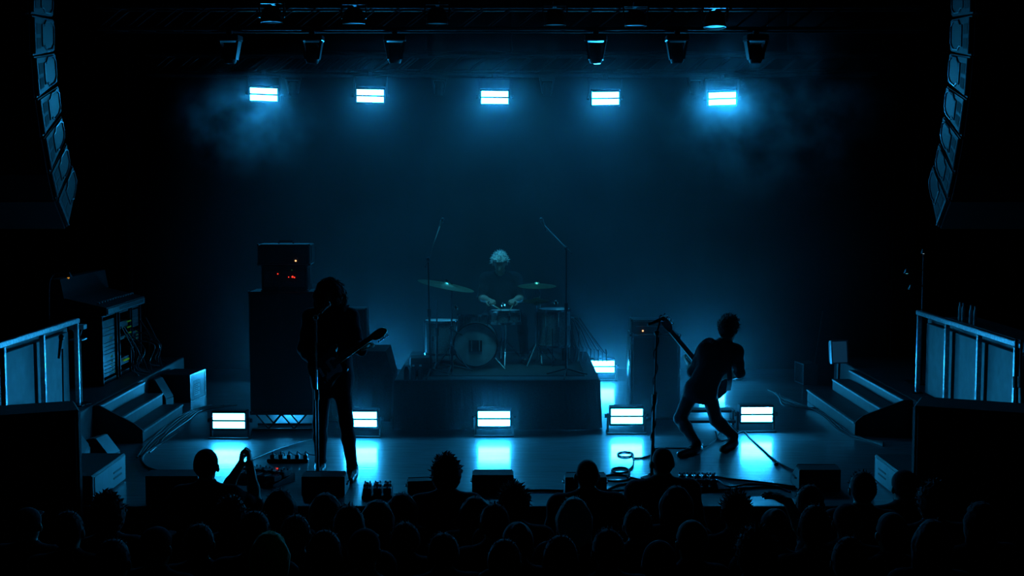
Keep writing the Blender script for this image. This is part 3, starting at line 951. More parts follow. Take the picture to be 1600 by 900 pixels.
def cymbal(label, c, r, tilt, group=None, h=.05):
    m = TR(c) @ tilt
    t = thing('cymbal', label, 'cymbal', mtx=m)
    obj('plate', MB().lathe([(.006, h * .75), (.02, h * .75), (r * .16, h * .35), (r * .5, h * .16), (r, -.012), (r, -.0145), (r * .5, h * .16 - .003), (r * .16, h * .35 - .003), (.02, h * .75 - .003), (.006, h * .75 - .003)], 40, m), M['bronze'], t, True)
    obj('felt', MB().lathe([(0, h * .76), (.016, h * .76), (.016, h * .95), (0, h * .95)], 10, m), M['cloth_g'], t)
    return t
c1 = P(697, 445, 14.4)
cymbal('large tilted crash cymbal at the left of the drum kit', c1, .325, RY(math.radians(11.5)) @ RX(math.radians(1.5)))
cymbal_stand('chrome cymbal stand under the large tilted cymbal', V((c1.x + .06, 14.42, ZR)), c1 + V((.003, 0, .015)), .22)
c2 = P(839, 445.5, 15.0)
cymbal('ride cymbal with bright centre at the right of the drum kit', c2, .228, RX(math.radians(3)))
cymbal_stand('chrome cymbal stand behind the hi-hat at the right of the drum kit', V((c2.x + .04, 15.12, ZR)), c2 + V((0, 0, .01)), .24, boom=1.40)
hh = P(838, 472, 14.95)
t = thing('hi_hat', 'hi-hat pair of cymbals on a stand below the ride cymbal', 'cymbal', (hh.x, hh.y, ZR))
for k, zz in enumerate((0, .022)):
    obj('cymbal_plate', MB().lathe([(.006, .035), (.025, .033), (.04, .018), (.155, 0), (.155, -.002), (.04, .015), (.006, .03)], 32, TR(hh + V((0, 0, zz))) @ (RX(math.pi) if k == 0 else Matrix.Identity(4))), M['bronze'], t, True)
obj('rod', MB().cyl((hh.x, hh.y, ZR + .1), hh + V((0, 0, .14)), .006, 6), M['chrome'], t)
obj('tube', MB().cyl((hh.x, hh.y, ZR + .05), (hh.x, hh.y, hh.z - .12), .014, 8), M['chrome'], t)
for k in range(3):
    a = k * 2.09
    obj('leg', MB().cyl((hh.x, hh.y, ZR + .25), (hh.x + .22 * math.cos(a), hh.y + .22 * math.sin(a), ZR + .008), .008, 6), M['chrome'], t)
# throne
DX = P(784, 460, 15.55).x
t = thing('drum_throne', 'round padded drum throne under the drummer', 'stool', (DX, 15.6, ZR))
obj('seat', MB().lathe([(0, .42), (.16, .42), (.175, .44), (.175, .47), (.15, .49), (0, .49)], 24, TR(DX, 15.6, ZR)), M['leather'], t, True)
obj('post', MB().cyl((DX, 15.6, ZR + .15), (DX, 15.6, ZR + .42), .018, 8), M['chrome'], t)
for k in range(3):
    a = k * 2.09 + .5
    obj('leg', MB().cyl((DX, 15.6, ZR + .25), (DX + .24 * math.cos(a), 15.6 + .24 * math.sin(a), ZR + .01), .011, 6), M['chrome'], t)
# kick pedal
t = thing('bass_drum_pedal', 'metal bass drum pedal behind the bass drum', 'pedal', (kc.x + .06, kc.y + .55, ZR))
obj('footboard', MB().hexa([V(p) + V((kc.x, kc.y + .48, ZR)) for p in ((.02, 0, .02), (.11, 0, .02), (.11, .28, .0), (.02, .28, .0), (.02, 0, .07), (.11, 0, .07), (.11, .28, .02), (.02, .28, .02))]), M['alu'], t)
obj('beater', MB().cyl((kc.x + .06, kc.y + .50, ZR + .06), (kc.x + .06, kc.y + .46, ZR + .28), .005, 6).ball((kc.x + .06, kc.y + .455, ZR + .29), .025, 8), M['chrome'], t)

# tall overhead microphone stands
def mic_stand(name, label, base, pole_top, tip, tripod=True, mat_='black', rbase=.13, pole_r=.011, second=None):
    t = thing(name, label, 'stand', base)
    if tripod:
        for k in range(3):
            a = k * 2.094 + .4
            obj('leg', MB().cyl(V((base.x, base.y, base.z + .09)), V((base.x + .26 * math.cos(a), base.y + .26 * math.sin(a), base.z + .012)), .009, 6), M[mat_], t)
    else:
        obj('base_plate', MB().lathe([(0, 0), (rbase, 0), (rbase, .012), (rbase * .4, .03), (.02, .05), (0, .05)], 24, TR(base)), M[mat_], t, True)
    mid = V(base).lerp(pole_top, .55)
    obj('lower_tube', MB().cyl(V(base) + V((0, 0, .01)), mid, pole_r * 1.25, 8), M[mat_], t)
    obj('upper_tube', MB().cyl(mid, pole_top, pole_r * .8, 8), M['chrome'] if second else M[mat_], t)
    obj('height_clutch', MB().cyl(mid - (pole_top - V(base)).normalized() * .05, mid + (pole_top - V(base)).normalized() * .04, pole_r * 2, 8), M['rubber'], t)
    if (V(tip) - V(pole_top)).length > .02:
        d = (V(tip) - V(pole_top))
        obj('boom', MB().cyl(V(pole_top) - d * .22, V(tip), pole_r * .7, 6), M[mat_], t)
        obj('boom_joint', MB().ball(pole_top, pole_r * 2.2, 8), M['rubber'], t)
    return t
def mic(label, tip, d, ball=True, name='microphone', ln=.17):
    """microphone with its head at tip, body along -d"""
    d = V(d).normalized(); tip = V(tip)
    t = thing(name, label, 'microphone', tip - d * ln)
    obj('body', MB().cone(tip - d * ln, tip - d * .045, .011, .018, 12), M['rubber'], t, True)
    obj('grille', MB().ball(tip - d * .022, .026 if ball else .02, 12), M['dmetal'], t, True)
    obj('collar', MB().cyl(tip - d * .052, tip - d * .042, .022, 12), M['chrome'], t)
    return t
def oh(base, top, tip, label, mlabel, d):
    mic_stand('overhead_microphone_stand', label, base, top, tip)
    mic(mlabel, V(tip) + V(d) * .1, d, False)
b_ = V((P(672, 480, 14.05).x, 14.08, RZT))
oh(b_, P(669, 405, 14.08), P(688, 352, 14.5), 'tall boom microphone stand at the left front of the riser', 'slim overhead microphone above the left of the drum kit', V((.3, .35, .75)).normalized())
b_ = V((P(885, 480, 14.05).x, 14.08, RZT))
oh(b_, P(885, 388, 14.08), P(850, 352, 14.5), 'tall boom microphone stand at the right front of the riser', 'slim overhead microphone above the right of the drum kit', V((-.35, .25, .8)).normalized())
# short close microphones on the kit
for k, (c, lab) in enumerate(((tc + V((-.17, -.05, .07)), 'small clip microphone on the rack tom rim'), (sc_ + V((-.02, -.22, .06)), 'small clip microphone on the snare drum rim'),
                              (ft2 + V((.02, -.22, .07)), 'small clip microphone on the large dark floor tom rim'))):
    mic(lab, c, (0.1, .6, -.5), False, 'clip_microphone', .10)
# boom stand in front of the kick
mic_stand('short_microphone_stand', 'short microphone stand in front of the bass drum at its left', V((P(706, 560, 14.35).x, 14.30, ZR)), V((P(706, 505, 14.3).x, 14.30, RZT + .5)), V((P(722, 520, 14.4).x, 14.45, RZT + .42)), second=True)
mic_stand('short_microphone_stand', 'short chrome stand behind the small riser monitor', V((P(682, 560, 14.5).x, 14.55, ZR)), V((P(682, 470, 14.5).x, 14.55, P(682, 468, 14.55).z)), V((P(682, 468, 14.5).x, 14.55, P(682, 468, 14.55).z)), second=True)
# monitor on the riser's left corner
c = G(656, 588, RZT); c.y += .15
m_ = c
wedge('riser_monitor', 'small tilted monitor wedge on the left corner of the drum riser', c, .24, .26, .22, math.radians(8))
# ring of small bottles on the corner
for k, dx in enumerate((0, .055, .11)):
    c = G(635, 593, RZT) + V((dx * 1.4, .0, 0))
    t = thing('water_bottle', '%s of three small water bottles on the left corner of the riser' % ('leftmost', 'middle one', 'rightmost')[k], 'bottle', c, 'water bottles on the riser')
    obj('bottle', MB().lathe([(0, 0), (.026, 0), (.028, .01), (.028, .10), (.012, .135), (.012, .15), (0, .15)], 12, TR(c)), M['lens'], t, True)
    obj('cap', MB().cyl(c + V((0, 0, .145)), c + V((0, 0, .162)), .014, 10), M['white'], t)
# percussion case with hanging cables right of the kit
a, b = P(872, 500, 15.3), P(905, 570, 15.3)
t = thing('percussion_case', 'dark equipment case at the right of the riser with cables hanging over it', 'case', ((a.x + b.x) / 2, 15.5, RZT))
obj('case', MB().box((a.x + .05, 15.32, RZT), (b.x, 15.7, a.z), .01), M['black'], t)
for k in range(9):
    r_ = random.Random(k)
    x = a.x + .12 + .03 * k
    pts = [(x - .1, 15.34, a.z + .02), (x, 15.29, a.z + .03 - .02 * k), (x + .05 + .02 * k, 15.26, a.z - .25 - .02 * k), (x + .09 + .015 * k, 15.27, RZT + .15), (x + .06 + .02 * k, 15.2, RZT + .012)]
    obj('hanging_cable', MB().tube(catmull(pts, 5), .0075, 5), M['cableg'] if k % 2 else M['cable'], t)

# ------------------------------------------------------------------ left wing equipment
def rack(px0, px1, X, ztop, label, dense, name='equipment_rack'):
    """open rack whose front looks towards the stage; X is the plane of its front"""
    y0 = X / ray(px0, 500).x * ray(px0, 500).y
    y1 = X / ray(px1, 500).x * ray(px1, 500).y
    t = thing(name, label, 'rack', (X - .25, (y0 + y1) / 2, PZ))
    obj('case', MB().box((X - .5, y0, PZ), (X - .02, y0 + .02, ztop)).box((X - .5, y1 - .02, PZ), (X - .02, y1, ztop)).box((X - .5, y0, ztop - .02), (X - .02, y1, ztop)).box((X - .5, y0, PZ), (X - .02, y1, PZ + .05)).box((X - .5, y0, PZ), (X - .48, y1, ztop)), M['black'], t)
    for y in (y0, y1):
        obj('corner_extrusion', MB().box((X - .03, y - .012, PZ), (X, y + .012, ztop), .003), M['dmetal'], t)
    z = PZ + .08
    r_ = random.Random(int(px0))
    while z < ztop - .08:
        h = r_.choice((.043, .043, .088))
        if r_.random() < dense:
            u = obj('rack_unit', MB().box((X - .4, y0 + .025, z), (X - .025, y1 - .025, z + h - .004), .002), M['gear'], t)
            if r_.random() < .6:
                yy = y0 + (y1 - y0) * r_.uniform(.55, .85)
                obj('indicator_strip', MB().box((X - .026, yy, z + h * .4), (X - .0225, yy + .06, z + h * .55)), M['green'], u)
        z += h
    return t, y0, y1
zt = 1.19
rack(160, 183, -4.62, zt, 'tall rack of effects units on the left wing platform, nearer the hall', 1.0)
t, y0, y1 = rack(187, 204, -4.64, zt - .02, 'dim rack with green indicator lights on the left wing platform, middle of three', .35)
for k in range(4):
    obj('indicator_light', MB().box((-4.64, y0 + .28, zt - .17 - .07 * k), (-4.63, y0 + .42, zt - .155 - .07 * k)), M['green'], t)
obj('lit_strip', MB().box((-4.64, y0 + .1, PZ + .17), (-4.628, y0 + .30, PZ + .187)), M['lime'], t)
rack(207, 220, -4.66, zt - .02, 'dim rack on the left wing platform, farthest from the hall', .5)
# mixing console on top
yA = 14.45; yB = 15.95
t = thing('mixing_console', 'monitor mixing console on top of the left wing racks', 'mixer', (-4.85, (yA + yB) / 2, zt))
obj('body', MB().prism([(-5.15, zt), (-4.60, zt), (-4.60, zt + .09), (-5.15, zt + .22)], yA, yB, Matrix(((1, 0, 0, 0), (0, 0, 1, 0), (0, 1, 0, 0), (0, 0, 0, 1)))), M['black'], t)
obj('front_strip', MB().box((-4.598, yA + .02, zt + .01), (-4.588, yB - .02, zt + .075), .002), M['alu'], t)
obj('strip_inset', MB().box((-4.589, yA + .45, zt + .025), (-4.584, yB - .1, zt + .06), .001), M['geargap'], t)
obj('meter_bridge', MB().prism([(-5.22, zt + .2), (-5.06, zt + .2), (-5.10, zt + .42), (-5.22, zt + .42)], yA - .05, yB + .05, Matrix(((1, 0, 0, 0), (0, 0, 1, 0), (0, 1, 0, 0), (0, 0, 0, 1)))), M['black'], t)
for k in range(14):
    y = yA + .1 + k * .1
    obj('fader_knob', MB().box((-4.74, y, zt + .125), (-4.71, y + .02, zt + .145), .002), M['white'], t)
# cables spilling from the racks
t = thing('cable_bundle', 'tangled bundle of grey cables spilling from the racks at the left', 'cables', (-4.45, 15.6, PZ))
for k in range(16):
    r_ = random.Random(100 + k)
    y = r_.uniform(15.0, 16.1)
    p = [(-4.62, y, r_.uniform(.7, 1.05)), (-4.52 + r_.uniform(0, .1), y + r_.uniform(-.1, .1), r_.uniform(.6, .8)), (-4.48, y + r_.uniform(-.2, .2), .50), (-4.42 + r_.uniform(0, .05), y + r_.uniform(-.2, .2), PZ + .012)]
    obj('cable', MB().tube(catmull(p, 5), .008, 5), M['cableg'] if k % 3 else M['cable'], t)
# microphone on its stand before the grey railing, left
bs = V((P(98, 640, 11.2).x, 11.2, 0.0))
tp = V((P(98, 560, 11.2).x, 11.2, P(98, 545, 11.2).z))
mic_stand('straight_microphone_stand', 'straight black microphone stand in front of the left panel railing', bs, tp, tp, tripod=False)
mtip = P(96.5, 523, 11.18)
mic('black handheld microphone on the stand before the left panel railing', mtip, (P(96.5, 523, 11.18) - P(92, 560, 11.24)), True, ln=.23)
# small bracket shelf on a thin pole beside the railing
c = P(120, 518, 13.2)
t = thing('utility_light_stand', 'thin pole with a small lit bracket beside the end of the left railing', 'stand', (c.x, 13.2, PZ))
obj('pole', MB().cyl((c.x + .03, 13.2, PZ), (c.x + .03, 13.2, c.z - .08), .010, 8), M['alu'], t)
obj('foot', MB().lathe([(0, 0), (.10, 0), (.10, .01), (0, .02)], 16, TR(c.x + .03, 13.2, PZ)), M['dmetal'], t)
obj('shelf', MB().box((c.x - .06, 13.12, c.z - .09), (c.x + .08, 13.28, c.z - .075), .002), M['alu'], t)
obj('bracket', MB().cyl((c.x - .05, 13.2, c.z + .03), (c.x, 13.2, c.z - .08), .006, 6).cyl((c.x + .06, 13.2, c.z + .03), (c.x + .02, 13.2, c.z - .08), .006, 6), M['alu'], t)
obj('control_box', MB().box((c.x - .07, 13.15, c.z + .025), (c.x + .09, 13.25, c.z + .075), .004), M['white'], t)
# boxes on the floor at the left
def speaker_box(name, label, c, wd, dp, ht, rz, face='+x', panelmat='panel', paper=False):
    m = TR(c) @ RZ(rz)
    t = thing(name, label, 'speaker', mtx=m)
    obj('cabinet', MB().box((-wd / 2, -dp / 2, 0), (wd / 2, dp / 2, ht), .008, m), M['tolex'], t)
    f = obj('front_panel', MB().box((wd / 2 + .0005, -dp / 2 + .015, .015), (wd / 2 + .006, dp / 2 - .015, ht - .015), .001, m), M['dmetal'], t)
    mb = MB()
    for p in (((-dp / 2, 0), (-dp / 2 + .014, ht)), ((dp / 2 - .014, 0), (dp / 2, ht)), ((-dp / 2 + .014, 0), (dp / 2 - .014, .014)), ((-dp / 2 + .014, ht - .014), (dp / 2 - .014, ht))):
        mb.box((wd / 2 + .0005, p[0][0], p[0][1]), (wd / 2 + .012, p[1][0], p[1][1]), .001, m)
    obj('frame', mb, M['alu'], f)
    if paper:
        obj('printed_label', MB().box((wd / 2 + .0065, -dp * .26, ht * .16), (wd / 2 + .008, dp * .14, ht * .72), .0005, m), M['paper'], f)
        for k in range(6):
            obj('print_line', MB().box((wd / 2 + .0082, -dp * .22, ht * (.22 + .07 * k)), (wd / 2 + .009, dp * (.10 if k % 2 else .02), ht * (.25 + .07 * k)), 0, m), M['print_'], f)
    return t
c = G(302, 628); 
speaker_box('side_fill_speaker', 'square speaker with a lit frame and printed label at the left back', V((c.x - .2, c.y + .25, 0)), .40, .50, .34, math.radians(-8), paper=True)
c = G(245, 640); c.y += .1
wedge('tilted_monitor', 'small tilted monitor with a lit edge beside the left steps', V((c.x, c.y + .05, 0.0)), .22, .25, .36, math.radians(-100), gm='panel')
c = G(140, 722, .0)
wedge('tilted_monitor', 'small bright tilted wedge behind the left corner speaker', V((c.x + .14, c.y - .02, 0.0)), .24, .24, .26, math.radians(-100), gm='panel')
# right side: screen, small speaker, bottles on the platform, lamp tree
c0 = P(1311, 550, 15.85)
t = thing('video_monitor', 'small glowing framed monitor on a stand behind the right steps', 'monitor', (c0.x, 15.85, 0))
mm = TR(c0) @ RZ(math.radians(14)) @ RX(math.radians(-8))
obj('screen', MB().box((-.10, -.012, -.13), (.10, -.004, .13), 0, mm), M['screen'], t)
mb = MB()
for p in ((-.115, -.145, -.10, .145), (.10, -.145, .115, .145), (-.10, .13, .10, .145), (-.10, -.145, .10, -.13)):
    mb.box((p[0], -.022, p[1]), (p[2], .03, p[3]), .002, mm)
obj('frame', mb, M['white'], t)
obj('back_shell', MB().box((-.10, -.003, -.13), (.10, .08, .13), .004, mm), M['black'], t)
obj('stand', MB().cyl((c0.x + .02, 15.95, 0), (c0.x + .02, 15.92, c0.z - .1), .02, 8).lathe([(0, 0), (.16, 0), (.16, .015), (0, .03)], 20, TR(c0.x + .02, 15.95, 0)), M['dmetal'], t)
c = G(1264, 601)
t = speaker_box('small_stage_speaker', 'small speaker with pale lines leaning beside the right steps', V((c.x, c.y + .15, 0)), .2, .3, .28, math.radians(190))
obj('tall_pole', MB().cyl((c.x + .12, c.y + .35, 0), (c.x + .26, c.y + .40, .95), .008, 6), M['dmetal'], t)
for k, (px, py) in enumerate(((1475.5, 494), (1480.5, 495), (1492, 498), (1498.5, 499))):
    X = 4.44
    p = atX(px, py, X); base = V((X + .12, p.y, 0))
    zz = 1.285
    q = atX(px, py - 8, X)
    t = thing('water_bottle', '%s of four slim bottles standing behind the right railing' % ('leftmost', 'second from the left', 'third from the left', 'rightmost')[k], 'bottle', (X + .16, p.y, zz), 'bottles behind the right railing')
    obj('bottle', MB().lathe([(0, 0), (.017, 0), (.019, .02), (.019, .13), (.010, .16), (.010, .18), (0, .18)], 12, TR(X + .16, p.y, zz)), M['white'], t, True)
    obj('cap', MB().cyl((X + .16, p.y, zz + .175), (X + .16, p.y, zz + .19), .012, 10), M['alu'], t)
ya, yb = atX(1470, 500, 4.44).y, atX(1590, 530, 4.44).y
t = thing('side_table', 'narrow dark shelf behind the right panel railing', 'table', (4.72, (ya + yb) / 2, PZ))
obj('top', MB().box((4.565, yb - .3, 1.262), (4.90, ya + .25, 1.285), .004), M['black'], t)
for x in (4.60, 4.86):
    for y in (yb - .25, ya + .2):
        obj('leg', MB().box((x - .02, y - .02, PZ), (x + .02, y + .02, 1.262), .003), M['black'], t)
t0 = P(1440, 440, 14.6)
t = thing('lamp_tree', 'dark pole with small work lights beyond the right railing', 'stand', (t0.x + .02, 14.6, PZ))
obj('pole', MB().cyl((t0.x + .02, 14.6, PZ), (t0.x + .02, 14.6, P(1440, 392, 14.6).z), .016, 8), M['dmetal'], t)
obj('foot', MB().lathe([(0, 0), (.18, 0), (.18, .015), (0, .03)], 16, TR(t0.x + .02, 14.6, PZ)), M['dmetal'], t)
for px, py, r_ in ((1417, 427, .03), (1443, 396, .02), (1424, 452, .035)):
    c = P(px, py, 14.55)
    h = obj('lamp_head', MB().cone(c + V((0, 0, .05)), c, .02, r_ + .012, 10), M['dmetal'], t)
    obj('arm', MB().cyl(c + V((0, 0, .05)), (t0.x + .02, 14.6, c.z + .03), .007, 6), M['dmetal'], t)
    if py < 440:
        obj('bulb', MB().ball(c, (r_ * .6, r_ * .6, .006), 8), M['cyan'] if py > 400 else M['pale'], h)
# dark cable with connectors hanging over the right railing
X = 4.40
t = thing('hanging_connectors', 'black cables with two connectors hanging over the right railing', 'cables', tuple(atX(1590, 620, X)))
for px in (1588, 1596):
    p = [atX(px, 530, X), atX(px - 1, 575, X), atX(px, 605, X), atX(px + 1, 660, X)]
    cb = obj('cable', MB().tube(catmull(p, 4), .012, 6), M['cable'], t)
    obj('connector', MB().cyl(atX(px, 588, X), atX(px, 606, X), .03, 10), M['rubber'], cb)
# amber desk lamp glints at the left platform
t0 = P(60, 495, 12.6)
t = thing('desk_lamp', 'small dim amber desk lamp behind the left railing', 'lamp', (t0.x, 12.9, PZ))
obj('pole', MB().tube(catmull([(t0.x, 12.9, PZ), (t0.x, 12.9, 1.5), (t0.x + .05, 12.9, P(107, 433, 12.9).z + .02), (P(107, 433, 12.9).x, 12.9, P(107, 433, 12.9).z + .02)], 6), .008, 6), M['dmetal'], t)
c = P(107, 434.5, 12.9)
obj('shade', MB().cone(c + V((0, 0, .01)), c + V((0, 0, .06)), .04, .015, 12), M['dmetal'], t)
obj('bulb', MB().ball(c + V((0, 0, .005)), (.012, .012, .014), 8), M['amber'], t)
obj('foot', MB().lathe([(0, 0), (.10, 0), (.10, .015), (0, .03)], 16, TR(t0.x, 12.9, PZ)), M['dmetal'], t)

# ------------------------------------------------------------------ cables and pedals on the stage floor
def cable(label, pix, r=.008, m='cable', z=None, n=6):
    pts = [G(a, b) + V((0, 0, r)) for a, b in pix]
    return tag(obj('floor_cable', MB().tube(catmull(pts, n), r, 6), M[m], None, True), label, 'cable')
loop = lambda cx, cy, rx, ry, a0, a1, n: [(cx + rx * math.cos(math.radians(a0 + (a1 - a0) * k / n)), cy + ry * math.sin(math.radians(a0 + (a1 - a0) * k / n))) for k in range(n + 1)]
cable('black microphone cable lying in loops beside the bassist microphone stand', [(1018, 712), (1005, 716), (990, 717)] + loop(977, 711, 12, 4, 20, 340, 10) + [(990, 716), (989, 728), (982, 736)] + loop(969, 736, 13, 4.5, 0, 330, 10) + [(984, 741), (980, 747)] + loop(962, 748, 22, 5, 0, 700, 22) + [(985, 747), (1005, 752)], .008)
cable('black instrument cable running from the bassist across the floor to the right', [(1118, 676), (1128, 690), (1160, 676), (1172, 686), (1190, 702), (1210, 720), (1230, 732), (1250, 741)], .009)
cable('thin cable trailing behind the bassist feet towards the microphone stand', [(1128, 668), (1122, 682), (1112, 692), (1096, 700), (1060, 701), (1030, 701), (1018, 704)], .006)
cable('thin grey cable running from the pedals to the guitarist microphone stand', [(372, 728), (400, 716), (440, 700), (475, 690), (493, 687)], .005, 'cableg')
cable('dark cable sweeping along the stage floor before the left steps', [(300, 742), (262, 740), (238, 735), (226, 728), (222, 718), (230, 708), (246, 698), (262, 688), (280, 676)], .012, 'cable')
for k in range(5):
    r_ = random.Random(300 + k)
    o = [(214 + 5 * k, 716 - k * 2), (226 + 6 * k, 698 - k), (240 + 5 * k + r_.uniform(-4, 4), 684), (254 + 5 * k, 672 + r_.uniform(-3, 3)), (272 + 6 * k, 656), (300 + 4 * k, 642), (330 + 10 * k, 634)]
    cable('%s of the five grey cables running along the left steps' % ('innermost', 'second from the steps', 'middle one', 'second from the stage', 'outermost')[k], o, .008, 'cableg')
for k in range(4):
    r_ = random.Random(400 + k)
    o = [(1200 + 6 * k, 610 + 2 * k), (1235 - 3 * k, 626 + 3 * k), (1268 + 4 * k, 640 + r_.uniform(-2, 3)), (1290 + 6 * k, 655 + r_.uniform(-3, 3)), (1310 + 5 * k, 672), (1335 + 5 * k, 684 + k), (1380, 692 + 2 * k)]
    cable('%s of the four grey cables running along the right steps' % ('innermost', 'second from the steps', 'second from the stage', 'outermost')[k], o, .008, 'cableg')
cable('thick black cable loom lying along the front edge of the stage, left half', [(812, 770), (850, 769), (880, 770)], .014)
cable('thick black cable loom lying along the front edge of the stage, right part', [(950, 770), (1000, 768), (1060, 771), (1130, 768), (1200, 763), (1245, 766)], .012)
cable('thin black cable beside the cable loom at the right front', [(1100, 742), (1130, 748), (1165, 752), (1200, 756), (1245, 762)], .008)
cable('curled black cable in front of the bassist pedalboard', [(1095, 750), (1120, 752), (1140, 762), (1170, 758), (1205, 760), (1235, 770)], .009)
cable('black cable lying beside the wedge behind the bald man', [(948, 768), (965, 760), (985, 757), (1005, 754), (1018, 750)], .010)
def pedalboard(label, c, wd, dp, rz, n, lights=()):
    m = TR(c) @ RZ(rz)
    t = thing('pedalboard', label, 'pedalboard', mtx=m)
    obj('board', MB().hexa([m @ V(p) for p in ((-wd / 2, -dp / 2, 0), (wd / 2, -dp / 2, 0), (wd / 2, dp / 2, 0), (-wd / 2, dp / 2, 0), (-wd / 2, -dp / 2, .03), (wd / 2, -dp / 2, .03), (wd / 2, dp / 2, .07), (-wd / 2, dp / 2, .07))]), M['black'], t)
    for k in range(n):
        x = -wd / 2 + wd * (k + .5) / n
        for row, yy in ((0, -dp * .22), (1, dp * .2)):
            z = .03 + .04 * (yy / dp + .5) + .002
            pd = obj('effects_pedal', MB().box((x - wd / n * .4, yy - dp * .17, z), (x + wd / n * .4, yy + dp * .17, z + .045), .005, m), M['gear'] if (k + row) % 2 else M['dmetal'], t)
            obj('foot_switch', MB().cyl(m @ V((x, yy - dp * .1, z + .045)), m @ V((x, yy - dp * .1, z + .06)), .011, 8), M['chrome'], pd)
            for s in (-1, 1):
                obj('knob', MB().cyl(m @ V((x + s * .02, yy + dp * .1, z + .045)), m @ V((x + s * .02, yy + dp * .1, z + .06)), .008, 8), M['chrome'], pd)
    for k, q in enumerate(lights):
        obj('indicator_light', MB().ball(m @ V((q[0], q[1], .115)), .006, 8), M[q[2]], t)
    return t
pedalboard('guitarist pedalboard with chrome switches left of the stage edge', G(408, 752), .52, .32, math.radians(-28), 5, ((.12, .08, 'red'),))
pedalboard('small pedalboard at the stage edge right of the guitarist boots', G(588, 780) + V((0, .1, 0)), .26, .2, 0.05, 3)
pedalboard('bassist pedalboard with bright switches at the stage edge', G(1090, 762), .34, .2, math.radians(-3), 5)
t = thing('power_strip', 'power strip with plugs and cable tangle on the floor left of the guitarist', 'power strip', G(450, 722))
c = G(450, 722)
obj('strip', MB().box((c.x - .2, c.y - .03, 0), (c.x + .2, c.y + .03, .035), .006), M['black'], t)
for k in range(5):
    pl = obj('plug', MB().box((c.x - .17 + .08 * k, c.y - .02, .035), (c.x - .13 + .08 * k, c.y + .02, .075), .005), M['dmetal'], t)
    obj('plug_lead', MB().tube(catmull([(c.x - .15 + .08 * k, c.y, .07), (c.x - .15 + .08 * k, c.y + .02, .10), (c.x - .13 + .08 * k, c.y + .12, .05), (c.x - .2 + .12 * k, c.y + .25, .008)], 4), .005, 5), M['cable'], pl)
tag(obj('stage_plug', MB().lathe([(0, 0), (.02, 0), (.02, .02), (.012, .03), (0, .03)], 12, TR(G(1213, 727))), M['rubber'], None, True), 'tiny black plug lying on the lit floor at the right', 'plug')
# low floor bars seen behind the bassist
t = thing('cable_tray', 'low black pedal shelf behind the bassist legs', 'shelf', G(1115, 668))
c = G(1105, 664)
for k, z in enumerate((.03, .13)):
    obj('shelf_board', MB().box((c.x - .25, c.y - .05 + .1 * k, z), (c.x + .32, c.y + .12 + .1 * k, z + .03), .004), M['black'], t)
for x in (-.22, .29):
    obj('leg', MB().box((c.x + x - .01, c.y, 0), (c.x + x + .01, c.y + .2, .16), .002), M['dmetal'], t)

# ------------------------------------------------------------------ singers' microphone stands
bs = G(497, 760)
tp = V((bs.x, bs.y, P(499, 496, bs.y).z)); tip = P(509, 478, bs.y + .1)
mic_stand('straight_microphone_stand', 'straight chrome-topped microphone stand in front of the guitarist', bs, tp, tip, tripod=False, second=True)
mic('handheld microphone at the guitarist mouth', tip + V((.02, .06, .02)), (.25, .7, .35), True)
bs = G(1018, 747)
tp = V((P(1026, 520, bs.y).x, bs.y, P(1026, 520, bs.y).z)); tip = P(1031, 502, bs.y + .05)
mic_stand('straight_microphone_stand', 'black microphone stand wrapped with cable left of the bassist', bs, tp, tip, tripod=False, rbase=.10, pole_r=.013)
mic('microphone on top of the stand left of the bassist', tip + V((.05, .02, .03)), (.8, .1, .3), True)
pts = [V(bs).lerp(tp, k / 30) + V((.02 * math.cos(k * 1.1), .02 * math.sin(k * 1.1), 0)) for k in range(2, 30)]
tag(obj('microphone_cable', MB().tube(catmull(pts, 3), .006, 5), M['cable'], None, True), 'black cable wound around the microphone stand left of the bassist', 'cable')

# ------------------------------------------------------------------ figures: one continuous surface from smoothly joined tapered limbs
def seg(a, b, ra, rb, lab, k=.03, flat=None):
    return dict(t='s', a=np.array(a, float), b=np.array(b, float), ra=ra, rb=rb, lab=lab, k=k, flat=flat)
def ell(c, r, lab, k=.02, R=None):
    return dict(t='e', c=np.array(c, float), r=np.array(r, float), lab=lab, k=k, R=None if R is None else np.array(R, float))

